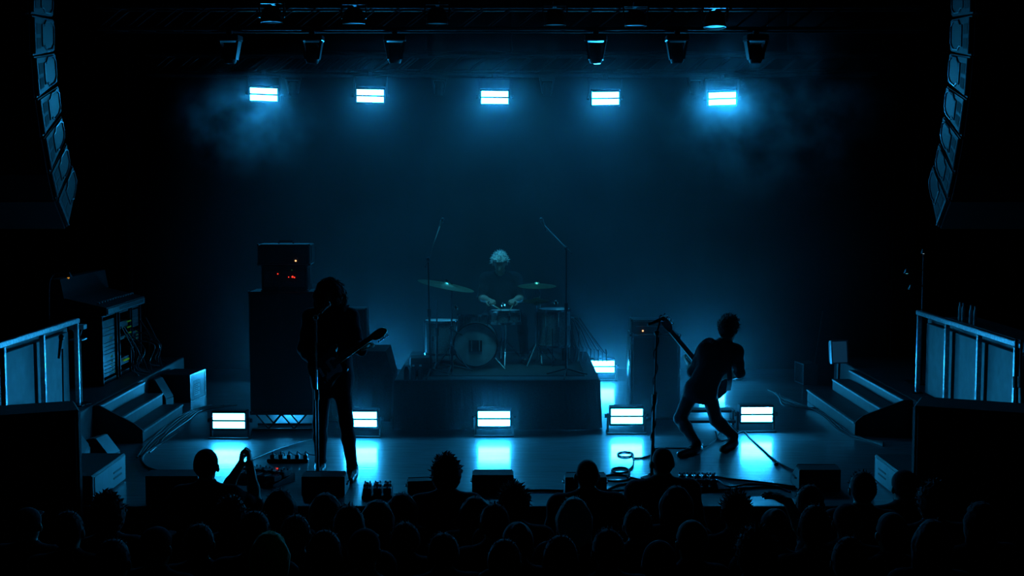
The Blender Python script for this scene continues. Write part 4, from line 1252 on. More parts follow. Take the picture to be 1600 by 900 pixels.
def sdf_mesh(prims, res, wob=None):
    lo = np.array([1e9] * 3); hi = -lo
    for p in prims:
        if p['t'] == 's':
            m = max(p['ra'], p['rb']) + .03
            p['lo'] = np.minimum(p['a'], p['b']) - m; p['hi'] = np.maximum(p['a'], p['b']) + m
        else:
            m = p['r'].max() + .03
            p['lo'] = p['c'] - m; p['hi'] = p['c'] + m
        lo = np.minimum(lo, p['lo']); hi = np.maximum(hi, p['hi'])
    lo -= res * 2
    n = np.ceil((hi - lo) / res).astype(int) + 3
    D = np.full(n, .2, np.float32)
    Lb = np.zeros(n, np.int8)
    for p in prims:
        i0 = np.maximum(((p['lo'] - lo) / res).astype(int) - 1, 0)
        i1 = np.minimum(((p['hi'] - lo) / res).astype(int) + 2, n)
        ax = [lo[d] + res * np.arange(i0[d], i1[d]) for d in range(3)]
        X = np.stack(np.meshgrid(*ax, indexing='ij'), -1)
        if p['t'] == 's':
            ab = p['b'] - p['a']
            t = np.clip(((X - p['a']) @ ab) / max(ab @ ab, 1e-9), 0, 1)
            q = X - p['a'] - t[..., None] * ab
            if p['flat'] is not None:
                f, s = np.array(p['flat'][0], float), p['flat'][1]
                f = f / np.linalg.norm(f)
                q = q + ((q @ f) * (s - 1))[..., None] * f
            d = np.sqrt((q * q).sum(-1)) - (p['ra'] + (p['rb'] - p['ra']) * t)
        else:
            q = X - p['c']
            if p['R'] is not None:
                q = q @ p['R']
            k0 = np.sqrt(((q / p['r']) ** 2).sum(-1)) + 1e-9
            k1 = np.sqrt(((q / p['r'] ** 2) ** 2).sum(-1)) + 1e-9
            d = k0 * (k0 - 1) / k1
        s = tuple(slice(i0[d_], i1[d_]) for d_ in range(3))
        o = D[s]
        Lb[s] = np.where(d < o, p['lab'], Lb[s])
        k = p['k']
        h = np.clip(.5 + .5 * (o - d) / k, 0, 1)
        D[s] = o * (1 - h) + d * h - k * h * (1 - h)
    if wob:
        ax = [lo[d] + res * np.arange(n[d]) for d in range(3)]
        X, Y, Z = np.meshgrid(*ax, indexing='ij')
        a, f = wob
        D = D + a * (np.sin(X * f + 1.3 * np.sin(Z * f * .7)) * np.sin(Y * f * 1.1 + 2 * np.sin(X * f * .5)) + .6 * np.sin(Z * f * 1.6 + np.sin(Y * f * 1.9)) * np.sin(X * f * 1.7))
    # surface nets
    ins = D < 0
    c = np.zeros(n - 1, np.uint8)
    for dx in (0, 1):
        for dy in (0, 1):
            for dz in (0, 1):
                c += ins[dx:n[0] - 1 + dx, dy:n[1] - 1 + dy, dz:n[2] - 1 + dz]
    act = (c > 0) & (c < 8)
    idx = -np.ones(n - 1, np.int64)
    cells = np.argwhere(act)
    idx[act] = np.arange(len(cells))
    acc = np.zeros((len(cells), 3)); cnt = np.zeros(len(cells))
    cor = [np.array((i, j, k)) for i in (0, 1) for j in (0, 1) for k in (0, 1)]
    for A in cor:
        for B in cor:
            if (B - A).sum() == 1 and ((B - A) >= 0).all():
                da = D[tuple((cells + A).T)]; db = D[tuple((cells + B).T)]
                x = (da < 0) != (db < 0)
                t = np.where(x, da / np.where(x, da - db, 1), 0)
                acc += np.where(x[:, None], A + t[:, None] * (B - A), 0)
                cnt += x
    verts = lo + res * (cells + acc / cnt[:, None])
    vlab = Lb[tuple(np.minimum(np.round(cells + acc / cnt[:, None]).astype(int), n - 1).T)]
    faces = []
    for d in range(3):
        e = [0, 0, 0]; e[d] = 1
        a = ins[tuple(slice(0, n[k] - e[k]) for k in range(3))]
        b = ins[tuple(slice(e[k], n[k]) for k in range(3))]
        q = np.argwhere(a != b)
        u, v = (d + 1) % 3, (d + 2) % 3
        q = q[(q[:, u] > 0) & (q[:, v] > 0) & (q[:, u] < n[u] - 1) & (q[:, v] < n[v] - 1)]
        fl = a[tuple(q.T)]
        U = np.zeros(3, int); U[u] = 1
        W = np.zeros(3, int); W[v] = 1
        f = np.stack([idx[tuple((q - U - W).T)], idx[tuple((q - W).T)], idx[tuple(q.T)], idx[tuple((q - U).T)]], 1)
        f[~fl] = f[~fl][:, ::-1]
        faces.append(f)
    return verts, np.concatenate(faces), vlab

def np_mesh(name, verts, faces, material, smooth=True):
    me = bpy.data.meshes.new(name)
    me.vertices.add(len(verts)); me.loops.add(faces.size); me.polygons.add(len(faces))
    me.vertices.foreach_set('co', np.ascontiguousarray(verts, np.float32).ravel())
    me.loops.foreach_set('vertex_index', faces.astype(np.int32).ravel())
    me.polygons.foreach_set('loop_start', np.arange(0, faces.size, 4, dtype=np.int32))
    me.update(calc_edges=True)
    me.validate()
    if smooth:
        me.polygons.foreach_set('use_smooth', [True] * len(me.polygons))
    me.materials.append(material)
    return me

def vnorm(v, f):
    p = v[f]
    nn = np.cross(p[:, 2] - p[:, 0], p[:, 3] - p[:, 1])
    out = np.zeros_like(v)
    for k in range(4):
        np.add.at(out, f[:, k], nn)
    return out / (np.linalg.norm(out, axis=1)[:, None] + 1e-12)

def largest(ff, nv):
    """faces of the biggest connected piece"""
    lab = np.arange(nv)
    while True:
        m_ = lab[ff].min(1)
        new = lab.copy()
        for k in range(4):
            np.minimum.at(new, ff[:, k], m_)
        new = new[new]
        if (new == lab).all(): break
        lab = new
    l = lab[ff[:, 0]]
    u, c = np.unique(l, return_counts=True)
    return ff[l == u[c.argmax()]]

def A3(v): return np.array(v, float)
def nrm(v):
    v = A3(v); return v / np.linalg.norm(v)

SKIN, SHIRT, TROUS, SHOE = 0, 1, 2, 3
def head_prims(c, fwd, up, s=1.0):
    f = nrm(fwd); u = nrm(A3(up) - f * (A3(up) @ f)); r = np.cross(f, u)
    R = np.stack([r, f, u], 1)
    c = A3(c)
    P_ = [ell(c + u * .012 * s - f * .008, A3((.074, .095, .100)) * s, SKIN, .02, R),
          ell(c + f * .030 * s - u * .062 * s, A3((.052, .060, .062)) * s, SKIN, .03, R),
          seg(c + f * .090 * s + u * .005 * s, c + f * .108 * s - u * .028 * s, .009 * s, .014 * s, SKIN, .012),
          seg(c + f * .082 * s - r * .035 * s + u * .022 * s, c + f * .082 * s + r * .035 * s + u * .022 * s, .010, .010, SKIN, .012),
          seg(c + f * .083 * s - r * .018 * s - u * .062 * s, c + f * .083 * s + r * .018 * s - u * .062 * s, .009, .009, SKIN, .008),
          seg(c + f * .078 * s - u * .108 * s + r * .008, c + f * .078 * s - u * .108 * s - r * .008, .014, .014, SKIN, .02)]
    for sg in (-1, 1):
        P_.append(ell(c + r * sg * .083 * s - u * .012 * s - f * .005, A3((.014, .021, .033)) * s, SKIN, .008, R))
    return P_, (f, u, r)

def hand_prims(wr, d, nrm_, side, curl=.5, thumb=.6, s=1.0):
    """wr: wrist, d: along the hand, nrm_: direction the palm looks to, side: sign of the thumb along d x nrm_"""
    d = nrm(d); n = nrm(A3(nrm_) - d * (A3(nrm_) @ d)); l = np.cross(d, n) * side
    wr = A3(wr)
    R = np.stack([l, d, n], 1)
    out = [ell(wr + d * .048 * s, A3((.042, .056, .017)) * s, SKIN, .015, R)]
    for i, (off, ln) in enumerate(((.030, .072), (.010, .080), (-.010, .074), (-.029, .058))):
        p = wr + d * .090 * s + l * off * s
        ang = .15 + curl * .4
        for k, fr_ in enumerate((.45, .32, .23)):
            dd = d * math.cos(ang) + n * math.sin(ang)
            q = p + dd * ln * fr_ * s
            out.append(seg(p, q, (.0098 - .0008 * k) * s, (.0090 - .0008 * k) * s, SKIN, .005))
            p = q; ang += curl * 1.1
    p = wr + d * .028 * s + l * .034 * s
    a = p + (l * .8 + d * .6 + n * .25) * .035 * s
    b = a + (l * (.3 - thumb * .5) + d * .8 + n * (.2 + thumb * .6)) * .032 * s
    e = b + (l * (-.1 - thumb * .4) + d * .8 + n * (.2 + thumb * .5)) * .026 * s
    for p_, q_, r_ in ((p, a, .013), (a, b, .0105), (b, e, .0095)):
        out.append(seg(p_, q_, r_ * s, (r_ - .001) * s, SKIN, .007))
    return out

def figure(J, sleeve='long', fem=False, boots=False, loose=0.0, slim=1.0):
    """J: joint positions. Returns the primitives of the whole body and the head frame"""
    g = lambda k: A3(J[k])
    lat = nrm(g('shR') - g('shL'))
    upv = nrm((g('shR') + g('shL')) / 2 - (g('hipR') + g('hipL')) / 2)
    fwd = np.cross(upv, lat); fwd = nrm(fwd)         # lat points to the figure's right
    hlat = nrm(g('hipR') - g('hipL'))
    hf = nrm(np.cross(upv, hlat))
    ch = (g('shR') + g('shL')) / 2 - upv * .13
    pel = (g('hipR') + g('hipL')) / 2
    wst = ch * .42 + pel * .58
    pr = []
    l = .02 + loose
    w_ = .135 if fem else .148
    sh = SHIRT
    pr.append(seg(ch + lat * .055, ch - lat * .055, (.128 + l * .3) * slim, (.128 + l * .3) * slim, sh, .05, (fwd, 1.22)))
    pr.append(seg(ch, wst, .150 * slim + l * .4, (w_ - .012) * slim + l, sh, .06, (fwd, 1.30)))
    pr.append(seg(wst, pel + upv * .03, (w_ - .008) * slim + l, (w_ + .012) * slim + l, sh, .05, (hf, 1.25)))
    pr.append(seg(pel + hlat * .05 - upv * .03, pel - hlat * .05 - upv * .03 * slim, .118 * slim, .118 * slim, TROUS, .05, (hf, 1.1)))
    pr.append(seg(g('shR') - lat * .01, g('shL') + lat * .01, .062 + l * .3, .062 + l * .3, sh, .06))
    nb = (g('shR') + g('shL')) / 2 + upv * .035
    for s in ('R', 'L'):
        pr.append(seg(nb + upv * .03, g('sh' + s) + upv * .0, .058, .058, sh, .05))
    hp, fr_ = head_prims(J['head'], J['look'], J.get('hup', (0, 0, 1)))
    pr.append(seg(nb - upv * .02, g('head') - fr_[1] * .06 - fr_[0] * .015, .060, .052, SKIN, .03))
    pr += hp
    for s in ('R', 'L'):
        S, E, W = g('sh' + s), g('el' + s), g('wr' + s)
        al = sh
        pr.append(seg(S, S * .45 + E * .55, .060 + l * .4, .047 + l * .4, al, .04))
        pr.append(seg(S * .45 + E * .55, E, .047 + l * .4, .041 + l * .4, al if sleeve != 'none' else SKIN, .03))
        fl = al if sleeve == 'long' else SKIN
        pr.append(seg(E, E * .6 + W * .4, .042 + (l * .4 if fl else 0), .041 + (l * .4 if fl else 0), fl, .03))
        pr.append(seg(E * .6 + W * .4, W, .041 + (l * .3 if fl else 0), .029 + (l * .3 if fl else 0), fl, .03))
        hd = J.get('hd' + s, W - E); hn = J.get('hn' + s, -lat * (1 if s == 'R' else -1))
        c_, t_ = J.get('cu' + s, (.35, .3))
        # thumb side: forward for a hanging arm
        dd = nrm(hd); nn = nrm(A3(hn) - dd * (A3(hn) @ dd))
        sd = J.get('th' + s)
        if sd is None:
            sd = 1 if np.cross(dd, nn) @ fwd > 0 else -1
        pr += hand_prims(W, hd, hn, sd, c_, t_)
        H, K, A = g('hip' + s), g('kn' + s), g('an' + s)
        pr.append(seg(H, K, .090 * slim, .062, TROUS, .05 if slim == 1 else .03))
        pr.append(seg(K, K * .65 + A * .35, .061, .059, TROUS, .03))
        pr.append(seg(K * .65 + A * .35, A, .059, .044, TROUS, .03))
        T = g('to' + s)
        dz = nrm(T - A * np.array((1, 1, 0)) - np.array((0, 0, T[2])))
        heel = A * np.array((1, 1, 0)) + np.array((0, 0, J.get('sole', T[2]))) - dz * .05
        heel[2] = J.get('heel' + s, T[2])
        pr.append(seg(A, A - np.array((0, 0, max(.02, A[2] - heel[2] - .05))), .046 if boots else .040, .046, SHOE, .03))
        pr.append(seg(heel + np.array((0, 0, .038)), heel + np.array((0, 0, .04)) + dz * .10, .038, .042, SHOE, .03))
        pr.append(seg(heel + np.array((0, 0, .04)) + dz * .10, T + np.array((0, 0, .030)), .042, .030, SHOE, .04))
    return pr, fr_

def build_person(name, label, J, res, skin='skin', shirt='cloth_k', trous='denim', shoe='leather', hair=None, group=None, base=None, **kw):
    pr, fr_ = figure(J, **kw)
    v, f, lb = sdf_mesh(pr, res)
    base = A3(base)
    v = v - base
    me = np_mesh('body', v, f, M[skin])
    o = link_mesh(name, me)
    o.location = tuple(base)
    MTX[o.name] = TR(tuple(base))
    tag(o, label, 'person', group)
    n = vnorm(v, f)
    fc = v[f].mean(1) + base
    nearR = np.linalg.norm(fc - A3(J['anR']), axis=1) < np.linalg.norm(fc - A3(J['anL']), axis=1)
    for L_, nm, m_, th, sel in ((SHIRT, 'shirt', shirt, .006, None), (TROUS, 'trousers', trous, .004, None), (SHOE, 'shoe', shoe, .003, nearR), (SHOE, 'shoe', shoe, .003, ~nearR)):
        keep = (lb[f] == L_).sum(1) >= 2
        if sel is not None: keep &= sel
        ff = f[keep]
        if not len(ff): continue
        if sel is not None: ff = largest(ff, len(v))
        u, inv = np.unique(ff, return_inverse=True)
        me2 = np_mesh(nm, v[u] + n[u] * th, inv.reshape(ff.shape), M[m_])
        link_mesh(nm, me2, o)
    return o, fr_

def hair_mesh(c, fr_, style, seed=1, res=.009):
    """hair around a head centred at c"""
    f, u, r = fr_
    c = A3(c)
    R = np.stack([r, f, u], 1)
    pr = []
    rg = random.Random(seed)
    wob = None
    tufts = []
    def tuft(n, spread, ln, rad, down=.0, zmin=-.2, back=0.0):
        for _ in range(n):
            a = rg.uniform(0, 6.283); z = rg.uniform(zmin, 1)
            q = math.sqrt(max(0, 1 - z * z))
            dloc = A3((q * math.cos(a), q * math.sin(a), z))
            if dloc[1] > .35 and dloc[2] < .55:
                continue
            p = c + R @ (dloc * A3((.078, .095, .105)) * spread) + u * .012
            d = R @ dloc + u * rg.uniform(-.6, .5) - u * down + f * rg.uniform(-.4, .4) + r * rg.uniform(-.4, .4)
            tufts.append((p, p + nrm(d) * ln * rg.uniform(.6, 1.3), rad))
    if style in ('short', 'crop', 'spiky', 'curly', 'shaggy', 'long', 'bob', 'fluffy', 'bun', 'pony'):
        t = dict(crop=.004, short=.012, spiky=.014, curly=.030, shaggy=.022, long=.014, bob=.018, fluffy=.024, bun=.012, pony=.012)[style]
        pr.append(ell(c + u * .022 - f * .014, A3((.076, .092, .094)) + t, 0, .02, R))
        pr.append(ell(c - f * .036 - u * (.02 if style in ('long', 'shaggy', 'bob', 'curly') else -.004), A3((.064, .058, .070)) + t, 0, .03, R))
    if style == 'curly': wob = (.006, 130.); tuft(150, 1.22, .035, .012)
    if style == 'fluffy': wob = (.005, 140.); tuft(220, 1.15, .04, .008, 0, .0)
    if style == 'spiky': wob = (.003, 120.); tuft(200, 1.08, .035, .006, -.3, .0)
    if style == 'short': wob = (.002, 120.); tuft(90, 1.08, .02, .005, .2, .0)
    if style == 'shaggy':
        wob = (.005, 110.)
        for sg in (-1, 1):
            pr.append(seg(c + r * sg * .080 + u * .02 - f * .01, c + r * sg * .108 - u * .14 - f * .01, .046, .034, 0, .04))
            pr.append(seg(c + r * sg * .045 + f * .062 + u * .07, c + r * sg * .082 + f * .045 - u * .05, .026, .014, 0, .03))
        pr.append(seg(c - f * .06, c - f * .05 - u * .17, .07, .045, 0, .05))
        for k in range(46):
            a = rg.uniform(-2.6, 2.6); ca, sa = math.cos(a), math.sin(a)
            d0 = -f * ca + r * sa
            q0 = c + d0 * .085 + u * rg.uniform(-.02, .08)
            q1 = c + d0 * rg.uniform(.115, .15) - u * rg.uniform(.10, .20)
            pr.append(seg(q0, (q0 + q1) / 2 + d0 * .02, .022, .018, 0, .02)); pr.append(seg((q0 + q1) / 2 + d0 * .02, q1, .018, .006, 0, .02))
        for k in range(420):
            a = rg.uniform(-2.75, 2.75); z = rg.uniform(-.16, .125)
            d0 = -f * math.cos(a) + r * math.sin(a)
            w0 = .085 + .045 * min(1, (.13 - z) / .14) if z < .08 else .085 * math.sqrt(max(0, 1 - ((z - .02) / .115) ** 2)) + .02
            p = c + d0 * w0 + u * z
            d = d0 * rg.uniform(-.2, .7) - u * rg.uniform(.3, 1.1) * (1 if z < .07 else .3) + r * rg.uniform(-.4, .4) + f * rg.uniform(-.4, .4)
            tufts.append((p, p + nrm(d) * rg.uniform(.03, .085), rg.uniform(.003, .007)))
    if style in ('long', 'bob'):
        d = .30 if style == 'long' else .13
        for sg in (-1, 1):
            pr.append(seg(c + r * sg * .066 - f * .015, c + r * sg * .075 - u * d - f * .04, .040, .030, 0, .05))
        pr.append(seg(c - f * .055, c - f * .085 - u * d, .070, .055, 0, .05, (f, 1.3)))
        wob = (.003, 90.)
        tuft(90, 1.12, .018, .003, .4, -.1)
    if style == 'bun': pr.append(ell(c + u * .10 - f * .06, (.045, .045, .045), 0, .01))
    if style == 'pony': pr.append(seg(c - f * .10 + u * .05, c - f * .13 - u * .16, .032, .016, 0, .02))
    if style == 'cap':
        pr.append(ell(c + u * .035 - f * .008, (.086, .104, .088), 0, .02, R))
        pr.append(seg(c + f * .06 + u * .035, c + f * .15 + u * .028, .060, .045, 0, .02, (u, 5.0)))
    if style == 'beanie':
        pr.append(ell(c + u * .035 - f * .010, (.088, .104, .098), 0, .02, R))
        pr.append(ell(c - f * .03 + u * .0, (.078, .075, .07), 0, .03, R))
    v, fc, _ = sdf_mesh(pr, res, wob)
    # keep the face free
    if style not in ('cap', 'beanie'):
        q = (v - c) @ R
        bad = (q[:, 1] > .028) & (q[:, 2] < .062) & (np.abs(q[:, 0]) < (.058 if style == 'shaggy' else .085))
        if style in ('short', 'crop', 'spiky', 'fluffy', 'bun', 'pony'):
            bad |= (q[:, 1] > -.045) & (q[:, 2] < .012) & (q[:, 1] < .03)
            bad |= (q[:, 2] < -.085) & (q[:, 1] > -.10) & (style != 'pony')
        keep = ~bad[fc].any(1)
        fc = fc[keep]
    if tufts:
        V_, F_ = [v], [fc]
        nb = len(v)
        for a, b, rad in tufts:
            d = nrm(b - a); s1 = nrm(np.cross(d, (.3, .5, .8))); s2 = np.cross(d, s1)
            q = [a + s1 * rad, a - s1 * rad * .5 + s2 * rad * .87, a - s1 * rad * .5 - s2 * rad * .87]
            m_ = a * .45 + b * .55 + s1 * rad * .8
            q2 = [m_ + s1 * rad * .6, m_ - s1 * rad * .3 + s2 * rad * .5, m_ - s1 * rad * .3 - s2 * rad * .5]
            V_.append(np.array(q + q2 + [b, b + s1 * 1e-4]))
            F_.append(np.array([[0, 1, 4, 3], [1, 2, 5, 4], [2, 0, 3, 5], [3, 4, 6, 7], [4, 5, 6, 7], [5, 3, 6, 7]]) + nb)
            nb += 8
        v = np.concatenate(V_); fc = np.concatenate(F_)
    return v, fc

def add_hair(o, J, fr_, style, m_, seed=1, nm='hair', res=.009):
    v, fc = hair_mesh(J['head'], fr_, style, seed, res)
    me = np_mesh(nm, v - A3(o.location), fc, M[m_])
    return link_mesh(nm, me, o)

# ------------------------------------------------------------------ guitars
def spline2(pts, n=5):
    out = []
    m_ = len(pts)
    for i in range(m_):
        p0, p1, p2, p3 = [V((*pts[(i + k) % m_], 0)) for k in (-1, 0, 1, 2)]
        for k in range(n):
            t = k / n
            q = 0.5 * ((2 * p1) + (p2 - p0) * t + (2 * p0 - 5 * p1 + 4 * p2 - p3) * t * t + (3 * p1 - p0 - 3 * p2 + p3) * t ** 3)
            out.append((q.x, q.y))
    return out
def guitar(name, label, m, scale=1.0, bass=False, strap_pts=None, bodym='gtr'):
    """local x runs from the body to the headstock, z looks out of the front"""
    t = thing(name, label, 'guitar', mtx=m)
    nk = .62 if bass else .46
    k = scale
    out = [(-.21, .0), (-.20, .10), (-.13, .155), (-.04, .125), (.04, .11), (.12, .135), (.185, .15), (.20, .115), (.15, .06), (.155, .0), (.15, -.05), (.175, -.095), (.15, -.125), (.07, -.115), (-.02, -.13), (-.11, -.165), (-.19, -.12)]
    if bass: out = [(x * 1.12, y * 1.0) for x, y in out]
    mm = m @ Matrix.Scale(k, 4)
    obj('guitar_body', MB().prism(spline2(out, 4), -.021, .021, mm, .008), M[bodym], t, True)
    obj('pickguard', MB().prism(spline2([(-.08, -.09), (.04, -.08), (.12, -.10), (.14, -.03), (.12, .05), (.02, .055), (-.02, -.02)], 3), .0215, .0235, mm), M['white'], t)
    nkp = obj('neck', MB().hexa([mm @ V(p) for p in ((.12, -.028, .004), (.12 + nk, -.021, .006), (.12 + nk, .021, .006), (.12, .028, .004), (.12, -.028, .024), (.12 + nk, -.021, .024), (.12 + nk, .021, .024), (.12, .028, .024))]), M['wood'] if bass else M['maple'], t)
    obj('fretboard', MB().hexa([mm @ V(p) for p in ((.08, -.029, .0245), (.12 + nk, -.0215, .0245), (.12 + nk, .0215, .0245), (.08, .029, .0245), (.08, -.029, .030), (.12 + nk, -.0215, .030), (.12 + nk, .0215, .030), (.08, .029, .030))]), M['wood'], nkp)
    hx = .12 + nk
    sy = 1 if bass else -1
    hl = .20 if bass else .165
    hd = obj('headstock', MB().prism(spline2([(x, sy * y) for x, y in ((hx - .005, -.021), (hx - .005, .021), (hx + .03, .045), (hx + hl * .6, .052), (hx + hl, .035), (hx + hl, .0), (hx + hl * .75, -.025), (hx + .05, -.030))], 3), .004, .020, mm, .002), M['maple'] if not bass else M['gtr'], t)
    nt_ = 4 if bass else 6
    for i in range(nt_):
        x = hx + .035 + (hl - .055) * i / (nt_ - 1)
        obj('tuning_peg', MB().cyl(mm @ V((x, sy * .045, .012)), mm @ V((x, sy * .062, .012)), .004, 6).box((x - .008, min(sy * .060, sy * .074), .007), (x + .008, max(sy * .060, sy * .074), .017), .002, mm), M['chrome'], hd)
    for x in (.0, .075):
        obj('pickup', MB().box((x - .018, -.042, .0236), (x + .018, .042, .031), .003, mm), M['black'], t)
    obj('bridge', MB().box((-.095, -.045, .022), (-.06, .045, .033), .002, mm), M['chrome'], t)
    for i in range(3):
        obj('control_knob', MB().cyl(mm @ V((-.10 + .035 * i, -.095, .022)), mm @ V((-.10 + .035 * i, -.095, .036)), .011, 8), M['chrome'], t)
    ns = 4 if bass else 6
    for i in range(ns):
        y = (i - (ns - 1) / 2) / (ns - 1)
        obj('string', MB().cyl(mm @ V((-.08, y * .056, .034)), mm @ V((hx + .02, y * .036, .032)), .0008 if not bass else .0014, 4), M['chrome'], t)
    if strap_pts:
        mb = MB()
        pts = catmull(strap_pts, 6)
        prev = None
        for i, p in enumerate(pts):
            d = pts[min(i + 1, len(pts) - 1)] - pts[max(i - 1, 0)]
            side = d.cross(V(strap_pts[0]) * 0 + V((0, -1, 0))).normalized() * .025
            q = (mb.bm.verts.new(p + side), mb.bm.verts.new(p - side))
            if prev: mb.bm.faces.new((prev[0], prev[1], q[1], q[0]))
            prev = q
        so = obj('strap', mb, M['cloth_k'], t)
        sm = so.modifiers.new('thickness', 'SOLIDIFY'); sm.thickness = .004
    return t

# ------------------------------------------------------------------ the guitarist
Yg = 11.72
Q = lambda px, py, y: tuple(P(px, py, y))
J = dict(head=Q(516, 456, Yg - .03), look=(-.10, -1, -.18), hup=(0.03, 0, 1),
         shR=Q(486, 496, Yg), shL=Q(547, 496, Yg), elR=Q(475, 545, Yg + .02), elL=Q(559, 541, Yg - .03),
         wrR=Q(490, 566, Yg - .20), wrL=Q(566, 549, Yg - .27),
         hipR=Q(505, 590, Yg), hipL=Q(533, 590, Yg), knR=Q(500, 662, Yg - .03), knL=Q(541, 660, Yg - .05),
         anR=tuple(G(498, 742) + V((0, .12, .09))), anL=tuple(G(548, 752) + V((0, .13, .09))),
         toR=tuple(G(496, 745) + V((0, -.02, .0))), toL=tuple(G(547, 756) + V((0, -.0, .0))),
         hdR=(.85, -.1, -.25), hnR=(0, .9, -.2), cuR=(.8, .8), hdL=(.5, -.15, .6), hnL=(.6, -.2, -.55), cuL=(.9, .8))
o, fr_ = build_person('person', 'person with long shaggy hair in dark clothes singing and playing electric guitar', J, .0085, shirt='cloth_n', base=G(521, 748), boots=True, loose=.012)
add_hair(o, J, fr_, 'shaggy', 'hair_d', 3)
nt_c = P(514, 574, Yg - .27)
tip = P(603, 512, 11.14)
d_ = (tip - nt_c)
gm = frame(d_, V((0.15, -1, .25)), nt_c)
guitar('electric_guitar', 'electric guitar held by the shaggy haired singer', gm, d_.length / .745,
       strap_pts=[nt_c + V((-.17, .02, 0)), P(488, 545, Yg - .20), P(505, 505, Yg - .19), P(536, 484, Yg - .10), P(545, 480, Yg + .06)])
# ------------------------------------------------------------------ the bassist, back to the hall
Yk = 12.78
J = dict(head=Q(1139, 514, Yk + .02), look=(.55, .8, -.05), hup=(.12, .05, 1),
         shL=Q(1102, 546, Yk + .02), shR=Q(1150, 550, Yk - .02), elL=Q(1082, 582, Yk + .12), elR=Q(1156, 583, Yk + .06),
         wrL=Q(1079, 571, Yk + .30), wrR=Q(1131, 588, Yk + .22),
         hipL=Q(1083, 607, Yk + .02), hipR=Q(1107, 612, Yk - .02), knL=Q(1063, 654, Yk + .10), knR=Q(1119, 656, Yk + .16),
         anL=tuple(G(1088, 709) + V((0, .02, .10))), anR=tuple(G(1146, 700) + V((0, .03, .12))),
         toL=tuple(G(1062, 715)), toR=tuple(G(1128, 707)),
         hdL=(-.45, .25, .55), hnL=(.55, .3, .5), cuL=(.9, .9), hdR=(-.7, .35, -.25), hnR=(-.1, -.9, .1), cuR=(.7, .6))
o, fr_ = build_person('person', 'person with short dark hair leaning back with bent knees playing bass, back to the hall', J, .0085, shirt='cloth_k', base=G(1105, 706), sleeve='short', loose=-.012, slim=.86)
add_hair(o, J, fr_, 'fluffy', 'hair_d', 8)
bc = P(1111, 592, Yk + .31)
tip = P(1031, 496, Yk + .02)
d_ = tip - bc
bm_ = frame(d_, V((-.25, 1, -.1)), bc)
guitar('bass_guitar', 'bass guitar pointing up to the left, held by the leaning bassist', bm_, d_.length / .94, True,
       strap_pts=[P(1085, 563, Yk + .30), P(1095, 540, Yk + .14), P(1112, 532, Yk - .10), P(1135, 560, Yk - .15), P(1140, 590, Yk + .02), bc + V((.18, 0, -.12))])
# ------------------------------------------------------------------ the drummer
Yq = 15.58
J = dict(head=tuple(P(781, 411, Yq - .14)), look=(.0, -1, -.55), hup=(0, -.4, 1),
         shR=Q(760, 436, Yq - .02), shL=Q(805, 436, Yq - .02), elR=Q(752, 466, Yq - .10), elL=Q(814, 466, Yq - .10),
         wrR=Q(766, 470, Yq - .34), wrL=Q(803, 470, Yq - .34),
         hipR=tuple(V((DX - .10, 15.60, ZR + .56))), hipL=tuple(V((DX + .10, 15.60, ZR + .56))),
         knR=tuple(V((DX - .20, 15.16, ZR + .52))), knL=tuple(V((DX + .24, 15.20, ZR + .52))),
         anR=tuple(V((DX - .22, 15.14, ZR + .12))), anL=tuple(V((DX + .27, 15.15, ZR + .12))),
         toR=tuple(V((DX - .23, 14.98, ZR + .02))), toL=tuple(V((DX + .28, 14.96, ZR + .02))), 
         hdR=(.25, -.9, .05), hnR=(.2, 0, -1), cuR=(.9, .8), hdL=(-.25, -.9, .05), hnL=(-.2, 0, -1), cuL=(.9, .8))
o, fr_ = build_person('person', 'person with bleached fluffy hair seated behind the drum kit, head bowed', J, .010, shirt='cloth_k', base=(DX, 15.6, ZR), sleeve='short')
add_hair(o, J, fr_, 'fluffy', 'hair_w', 5)
for s, w_, tp_ in ((0, J['wrR'], P(779, 482, 15.0)), (1, J['wrL'], P(797, 484, 15.0))):
    a = V(w_) + V((0, -.06, -.025))
    d_ = (V(tp_) - a).normalized()
    tag(obj('drumstick', MB().cone(a - d_ * .10, a + d_ * .27, .0075, .005, 8).ball(a + d_ * .275, .007, 6), M['maple'], None, True),
        'wooden drumstick in the %s hand of the drummer, %s in the picture' % (('right', 'left')[s], ('left', 'right')[s]), 'drumstick')

